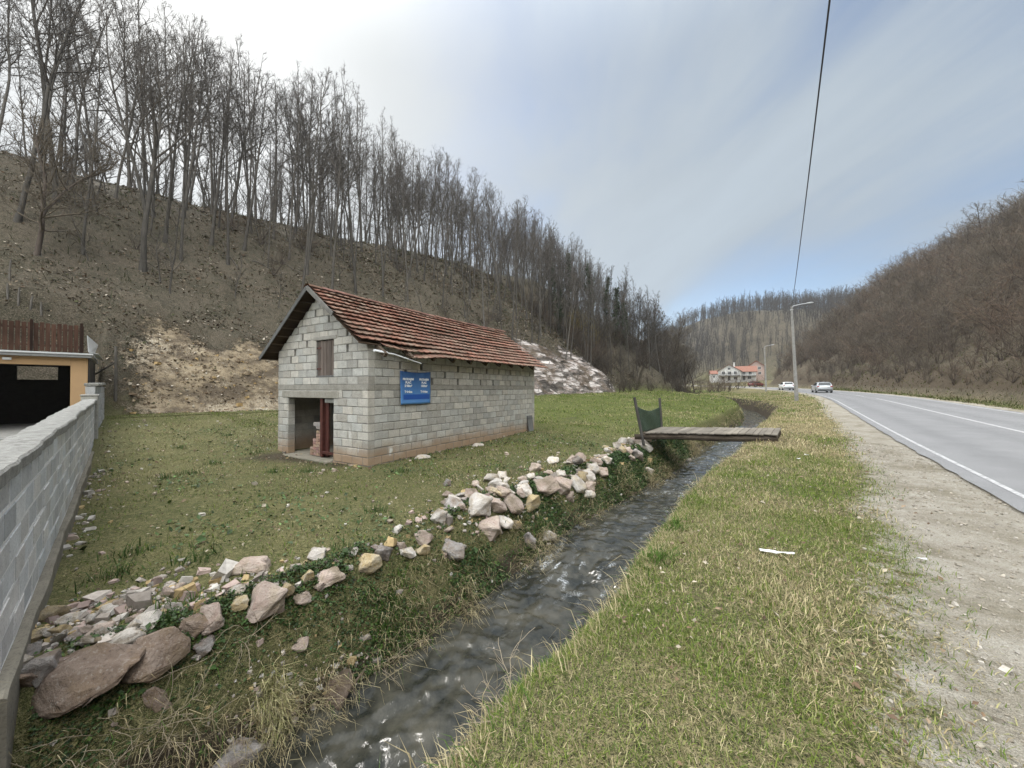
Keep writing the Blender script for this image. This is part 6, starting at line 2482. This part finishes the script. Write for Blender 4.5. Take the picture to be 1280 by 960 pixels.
# rank tufts: in the field, on the banks
tp = []
for px_, py_ in ((238, 592), (210, 598), (322, 566), (268, 580), (430, 690), (500, 590), (225, 560), (285, 545), (345, 590), (384, 590), (140, 720), (170, 690), (250, 700), (215, 766), (470, 640)):
    gp = ground(px_, py_)
    tp.append((gp, 60, .13, DEEP * 1.3))
for px_, py_ in ((800, 690), (815, 700), (670, 690), (840, 660), (500, 760), (470, 790)):
    gp = ground(px_, py_)
    tp.append((gp, 90, .12, GREEN * .9))
P_, h_, c_ = [], [], []
for gp, n, h0, c0 in tp:
    p = np.array(gp)[None] + rg.normal(0, .10, (n, 3)) * [1, 1, 0]
    p[:, 2] = Zxy(p[:, 0], p[:, 1])
    P_.append(p)
    h_.append(h0 * np.exp(rg.normal(0, .35, n)))
    c_.append(c0[None] * rg.uniform(.7, 1.4, (n, 1)))
P_, h_, c_ = np.concatenate(P_), np.concatenate(h_), np.concatenate(c_)
blades(P_, h_, .010 * rg.uniform(.6, 1.4, len(h_)), rg.uniform(0, 6.28, len(h_)), np.abs(rg.normal(.5, .3, len(h_))), rg.uniform(.2, 1.0, len(h_)), c_, 'grass_tufts')

# dry grass hanging over the water on both banks
parts = []
for side_, n in ((-1, 26000), (1, 20000)):
    s = -1.4 + 60 * rg.uniform(0, 1, n) ** 2.6
    if side_ < 0:
        t = rg.uniform(.12, .62, n)
        q = -(.72 + (bank_left(s) - .72) * t)
    else:
        t = rg.uniform(.30, 1.02, n)
        q = .72 + (bank_right(s) - .72) * t
    o = q + ocs(s)
    X, Y = xy(s, o)
    dens = fbm(s / .9, q / .6, 3, 520 + side_)
    keep = inview(X, Y) & (rg.uniform(0, 1, n) < .15 + .85 * smooth(-.25, .35, dens))
    s, o, X, Y = s[keep], o[keep], X[keep], Y[keep]
    n = len(s)
    az = np.arctan2(-DX, DY) * 1.0 + (np.pi if side_ > 0 else 0) + rg.normal(0, .75, n)
    c = (STRAW * 1.05 + (STRAW2 - STRAW) * rg.uniform(0, 1.1, (n, 1))) * rg.uniform(.5, 1.12, (n, 1))
    gk = (rg.uniform(0, 1, n) < (.34 if side_ < 0 else .25))[:, None]
    c = np.where(gk, GREEN * rg.uniform(.6, 1.3, (n, 1)), c)
    parts.append((np.stack([X, Y, Z(s, o)], 1), (.17 if side_ < 0 else .12) * np.exp(rg.normal(0, .4, n)), (.0045 + .0007 * np.maximum(s, 0)) * rg.uniform(.6, 1.3, n), az, np.abs(rg.normal(.75, .4, n)), rg.uniform(.5, 1.7, n), c))
blades(*[np.concatenate([p[i] for p in parts]) for i in range(7)], 'dry_bank_grass')
# long straw drooping into the water along the left edge
n = 9000
s = -1.2 + 22 * rg.uniform(0, 1, n) ** 1.6
q = -(.74 + .34 * rg.uniform(0, 1, n))
o = q + ocs(s)
X, Y = xy(s, o)
keep = inview(X, Y) & (rg.uniform(0, 1, n) < .1 + .9 * smooth(-.1, .3, fbm(s / .7, 0 * s, 3, 533)))
s, o, X, Y = s[keep], o[keep], X[keep], Y[keep]
n = len(s)
blades(np.stack([X, Y, Z(s, o) + .05], 1), .26 * np.exp(rg.normal(0, .35, n)), (.0045 + .0006 * np.maximum(s, 0)) * rg.uniform(.6, 1.3, n), np.arctan2(-DX, DY) + rg.normal(0, .6, n), np.abs(rg.normal(.9, .35, n)), rg.uniform(.6, 1.6, n),
       (STRAW * .95 + (STRAW2 - STRAW) * rg.uniform(0, 1, (n, 1))) * rg.uniform(.55, 1.1, (n, 1)), 'waterside_straw')
# one big sedge clump at the water, left bank
for px_, py_, n, h0, nm in ((345, 893, 420, .27, 'sedge_clump'), (333, 905, 120, .20, 'sedge_clump')):
    gp = np.array(ground(px_, py_))
    p = gp[None] + rg.normal(0, .055, (n, 3)) * [1, 1, 0]
    p[:, 2] = Zxy(p[:, 0], p[:, 1])
    az = rg.normal(np.arctan2(-DX, DY) - .3, 1.1, n)
    c = (STRAW * 1.15 + (GREEN2 - STRAW) * rg.uniform(0, .8, (n, 1))) * rg.uniform(.6, 1.2, (n, 1))
    o = blades(p, h0 * np.exp(rg.normal(0, .25, n)), .005 * rg.uniform(.7, 1.3, n), az, np.abs(rg.normal(.35, .25, n)), rg.uniform(.6, 1.8, n), c, nm)

# creeping green leaves over the left bank
n = 110000
s = -1.5 + 18.5 * rg.uniform(0, 1, n) ** 1.5
t = rg.uniform(.20, 1.0, n)
q = -(.72 + (bank_left(s) - .72) * t)
o = q + ocs(s)
X, Y = xy(s, o)
dens = fbm(s / .8, q / .5, 4, 541)
keep = inview(X, Y) & (rg.uniform(0, 1, n) < .12 + .88 * smooth(-.30, .25, dens)) & (X * NW.x + Y * NW.y > -.40)
s, o, X, Y = s[keep], o[keep], X[keep], Y[keep]
n = len(s)
P_ = np.stack([X, Y, Z(s, o) + rg.uniform(.0, .055, n)], 1)
c = np.array([.034, .066, .016])[None] * rg.uniform(.5, 1.7, (n, 1)) * np.where(rg.uniform(0, 1, (n, 1)) < .12, np.array([[2.0, 1.55, 1.5]]), 1)
tag(link('ground_ivy', leaf_cloud('ground_ivy', P_, (.010 + .0011 * np.maximum(s, 0)) * np.exp(rg.normal(0, .35, n)), c, m_ivy, rg, .9)), kind='stuff')
# the same low leaves scattered through the field turf
n = 26000
s, o = sample(n, -3, 13, -17, -4.2)
X, Y = xy(s, o)
bx, by = X - HO.x, Y - HO.y
lx, ly = bx * math.cos(TS) + by * math.sin(TS), -bx * math.sin(TS) + by * math.cos(TS)
keep = inview(X, Y) & (X * NW.x + Y * NW.y > -.40) & (rg.uniform(0, 1, n) < .05 + .95 * smooth(-.05, .4, fbm(X / 1.3, Y / 1.3, 4, 551))) & ~((lx > -.05) & (lx < LEN) & (ly > 0) & (ly < WID))
s, o, X, Y = s[keep], o[keep], X[keep], Y[keep]
n = len(s)
c = np.array([.066, .108, .036])[None] * rg.uniform(.45, 1.7, (n, 1)) * np.where(rg.uniform(0, 1, (n, 1)) < .10, 2.2, 1.0)
tag(link('turf_leaves', leaf_cloud('turf_leaves', np.stack([X, Y, Z(s, o) + rg.uniform(.01, .05, n)], 1), .020 * np.exp(rg.normal(0, .4, n)), c, m_ivy, rg, .9)), kind='stuff')

# fallen leaves
m_leaf, g = material('dead_leaves')
g.set(color=g.attr('col'), rough=.85, spec=.15)
n = 5200
s, o = sample(n, -.4, 16, -1.6, 1.4, 1.4)
X, Y = xy(s, o)
keep = inview(X, Y) & (o - ocs(s) > bank_right(s)) & (rg.uniform(0, 1, n) < .12 + .8 * smooth(-.1, .5, fbm(X / .9, Y / .9, 3, 561)))
s, o, X, Y = s[keep], o[keep], X[keep], Y[keep]
s2, o2 = sample(9000, -3.5, 14, -18, -4.3)
X2, Y2 = xy(s2, o2)
bx, by = X2 - HO.x, Y2 - HO.y
lx, ly = bx * math.cos(TS) + by * math.sin(TS), -bx * math.sin(TS) + by * math.cos(TS)
keep = inview(X2, Y2) & (X2 * NW.x + Y2 * NW.y > -.40) & ~((lx > -.05) & (lx < LEN) & (ly > 0) & (ly < WID))
s2, o2, X2, Y2 = s2[keep], o2[keep], X2[keep], Y2[keep]
X, Y, Zl = np.concatenate([X, X2]), np.concatenate([Y, Y2]), np.concatenate([Z(s, o), Z(s2, o2)])
n = len(X)
c = np.array([[.20, .135, .085], [.28, .21, .14], [.14, .095, .065], [.46, .40, .31]])[rg.integers(0, 4, n)] * rg.uniform(.6, 1.1, (n, 1))
tag(link('fallen_leaves', leaf_cloud('fallen_leaves', np.stack([X, Y, Zl + rg.uniform(.015, .045, n)], 1), (.011 + .0009 * Y) * np.exp(rg.normal(0, .35, n)), c, m_leaf, rg, 1.6, .6)), kind='stuff')
# leaf litter and dry herbs on the two hillsides
n = 38000
s = -14 + 100 * rg.uniform(0, 1, n) ** 1.3
d = .3 + 30 * rg.uniform(0, 1, n) ** 1.2
o = obase(s) - d
X, Y = xy(s, o)
keep = inview(X, Y) & (rg.uniform(0, 1, n) < .2 + .8 * smooth(-.4, .4, fbm(X / 2.2, Y / 2.2, 4, 571))) & (masks(s, o)[1][:, 1] < .5) & (masks(s, o)[0][:, 2] < .5) & ((X * NW.x + Y * NW.y > -.8) | (X * DW.x + Y * DW.y > 25.5))
s, o, X, Y = s[keep], o[keep], X[keep], Y[keep]
n = len(s)
k = smooth(-.4, .5, fbm(X / 3, Y / 3, 4, 573) + rg.normal(0, .35, n))[:, None]
c = (np.array([.150, .128, .095]) * (1 - k) + np.array([.095, .105, .055]) * k) * rg.uniform(.55, 1.3, (n, 1))
blades(np.stack([X, Y, Z(s, o)], 1), (.16 + .003 * Y) * np.exp(rg.normal(0, .45, n)), (.018 + .0011 * Y) * rg.uniform(.6, 1.4, n), rg.uniform(0, 6.28, n), np.abs(rg.normal(.8, .4, n)), rg.uniform(.1, .9, n), c, 'hillside_herbs')
# leaf litter on the left slope
n = 100000
s = -14 + 80 * rg.uniform(0, 1, n) ** 1.2
d = .3 + 26 * rg.uniform(0, 1, n) ** 1.1
o = obase(s) - d
X, Y = xy(s, o)
keep = inview(X, Y) & (rg.uniform(0, 1, n) < .12 + .88 * smooth(-.25, .35, fbm(X / 1.7, Y / 1.7, 4, 581))) & (masks(s, o)[0][:, 2] < .4) & ((X * NW.x + Y * NW.y > -.8) | (X * DW.x + Y * DW.y > 25.5))
s, o, X, Y = s[keep], o[keep], X[keep], Y[keep]
n = len(s)
c = np.array([[.27, .215, .155], [.48, .42, .34], [.17, .12, .08], [.12, .085, .055], [.085, .09, .04]])[rg.integers(0, 5, n)] * rg.uniform(.6, 1.15, (n, 1))
tag(link('leaf_litter', leaf_cloud('leaf_litter', np.stack([X, Y, Z(s, o) + rg.uniform(.01, .08, n)], 1), (.022 + .0013 * Y) * np.exp(rg.normal(0, .4, n)), c, m_leaf, rg, 1.2, .6)), kind='stuff')
n = 30000
s = 4 + 90 * rg.uniform(0, 1, n) ** 1.3
e = -2.2 + 22 * rg.uniform(0, 1, n) ** 1.5
o = obr(s) + e
X, Y = xy(s, o)
keep = inview(X, Y) & (o > 9.4)
s, o, X, Y, e = s[keep], o[keep], X[keep], Y[keep], e[keep]
n = len(s)
k = smooth(-.4, .5, fbm(X / 3, Y / 3, 4, 575) + rg.normal(0, .35, n) + .9 * (e < 0))[:, None]
c = (np.array([.125, .092, .060]) * (1 - k) + np.array([.10, .115, .04]) * k) * rg.uniform(.55, 1.3, (n, 1))
blades(np.stack([X, Y, Z(s, o)], 1), (.13 + .0025 * Y) * np.exp(rg.normal(0, .45, n)), (.014 + .0012 * Y) * rg.uniform(.6, 1.4, n), rg.uniform(0, 6.28, n), np.abs(rg.normal(.7, .4, n)), rg.uniform(.1, .9, n), c, 'roadside_herbs')

# fallen branches on the left slope
rr = np.random.default_rng(61)
ls = []
for k in range(46):
    s0_, d0_ = rr.uniform(-10, 50), rr.uniform(5, 26)
    o0_ = float(obase(np.array([s0_]))[0]) - d0_
    X0, Y0 = xy(np.array([s0_]), np.array([o0_]))
    az, L = rr.uniform(0, 6.28), rr.uniform(.8, 3.6)
    t = np.linspace(0, 1, 7)
    bx = X0[0] + np.cos(az) * L * t + .12 * np.sin(t * 5 + k)
    by = Y0[0] + np.sin(az) * L * t + .12 * np.cos(t * 4 + k)
    bz = Zxy(bx, by) + .05 + .10 * t
    r0_ = rr.uniform(.012, .045)
    ls.append((np.stack([bx, by, bz], 1), np.linspace(r0_, r0_ * .35, 7), 5))
    for q in range(3):
        j = rr.integers(2, 6)
        p0_ = ls[-1 - q][0][j] if q == 0 else np.array([bx[j], by[j], bz[j]])
        d0v = norm(np.array([math.cos(az + rr.normal(0, .8)), math.sin(az + rr.normal(0, .8)), .35]))
        ls.append((np.array([p0_ + d0v * L * .3 * f for f in np.linspace(0, 1, 7)]), np.linspace(r0_ * .5, .004, 7), 4))
tag(link('fallen_branches', tubes_mesh('fallen_branches', ls, M_BARK)), kind='stuff')

# bare stems leaning over the water
M_STEM = plain('dry_stem', (.34, .28, .20), .85, tint=False)
for i, (px_, py_, k) in enumerate(((650, 870, 0), (690, 800, 1), (625, 900, 2), (705, 775, 3), (300, 800, 4), (190, 905, 5), (110, 925, 6), (240, 880, 7), (470, 830, 8))):
    gp = np.array(ground(px_, py_))
    rr = np.random.default_rng(40 + i)
    ls = []
    for _ in range(3 if i < 4 else 7):
        az = np.arctan2(-DX, DY) + (math.pi if i < 4 else 0) + rr.normal(0, .7)
        d = np.array([math.cos(az), math.sin(az), rr.uniform(.2, .9)])
        B, Br = grow(rr, gp + np.append(rr.normal(0, .06, 2), -.02), norm(d), (.6 if i < 4 else 1) * rr.uniform(.3, .62), .0026, .0014, 8, rr.uniform(-1.6, .2), .22)
        ls.append((B, Br, 4))
        for _ in range(4):
            j = rr.integers(2, 7)
            C, Cr = grow(rr, B[j], side_dir(rr, B[j + 1] - B[j], .8, rr.uniform(0, 6.28)), rr.uniform(.06, .18), .0016, .0009, 4, 0, .3)
            ls.append((C, Cr, 3))
    o = link('bramble_stems', tubes_mesh('bramble_stems', ls, M_STEM))
    tag(o, kind='stuff')

# litter on the grass
M_PAPER = plain('white_paper', (.78, .78, .77), .8, 0, .05)


def scrap(px_, py_, pts_w, label, mat, group=None, name='litter'):
    """a crumpled strip lying on the grass"""
    g0 = np.array(ground(px_, py_))
    Vv = []
    rr = np.random.default_rng(px_)
    for (dx, dy, w) in pts_w:
        for sgn in (-1, 0, 1):
            x, y = g0[0] + dx + sgn * w * .3, g0[1] + dy + sgn * w * .9
            Vv.append((x - g0[0], y - g0[1], float(Zxy(x, y)) - g0[2] + .030 + rr.normal(0, .007) + .012 * (sgn == 0)))
    m = len(pts_w)
    F = []
    for i in range(m - 1):
        for j in range(2):
            F.append([i * 3 + j, i * 3 + j + 1, i * 3 + j + 4, i * 3 + j + 3])
    q = MB()
    q.v, q.f, q.c, q.mi = Vv, F, [(1, 1, 1)] * len(Vv), [0] * len(F)
    o = q.build(name, mat, None, False, tuple(g0))
    md_ = o.modifiers.new('thick', 'SOLIDIFY')
    md_.thickness = .003
    return tag(o, label, 'litter', group)


scrap(972, 694, [(-.13, .055, .022), (-.10, .045, .030), (-.06, .012, .024), (-.02, -.012, .008), (.03, -.018, .006), (.07, -.028, .008), (.11, -.032, .012), (.13, -.035, .006)], 'torn white paper strip lying on the verge grass', M_PAPER)
for px_, py_, lab in ((993, 517, 'scrap of white litter in the grass nearest the lamp post'), (1008, 570, 'small pale scrap on the verge below the road shoulder'), (998, 575, 'small white scrap just left of the pale one on the verge'), (1152, 703, 'white scrap on the gravel shoulder')):
    scrap(px_, py_, [(-.035, .012, .012), (.0, .0, .022), (.035, -.01, .010)], lab, M_PAPER)

# ------------------------------------------------------------------ thin valley haze, round everything
mh = bpy.data.materials.new('haze')
mh.use_nodes = True
g = G(mh.node_tree)
g.N.clear()
ho = g.n('ShaderNodeOutputMaterial')
pvv = g.n('ShaderNodeVolumePrincipled', {'Color': (.86, .92, 1.0, 1), 'Density': .00025, 'Anisotropy': .25})
g.L.new(pvv.outputs[0], ho.inputs['Volume'])
allx, ally, allz = Xg, Yg, Zg
hz = MB()
lo = (float(Xg.min()) - 5, float(Yg.min()) - 5, float(Zg.min()) - 1.0)
hi = (float(Xg.max()) + 5, float(Yg.max()) + 5, float(Zg.max()) + 24)
hz.box([(a + b) / 2 for a, b in zip(lo, hi)], [(b - a) / 2 for a, b in zip(lo, hi)])
tag(hz.build('haze', mh), kind='stuff')
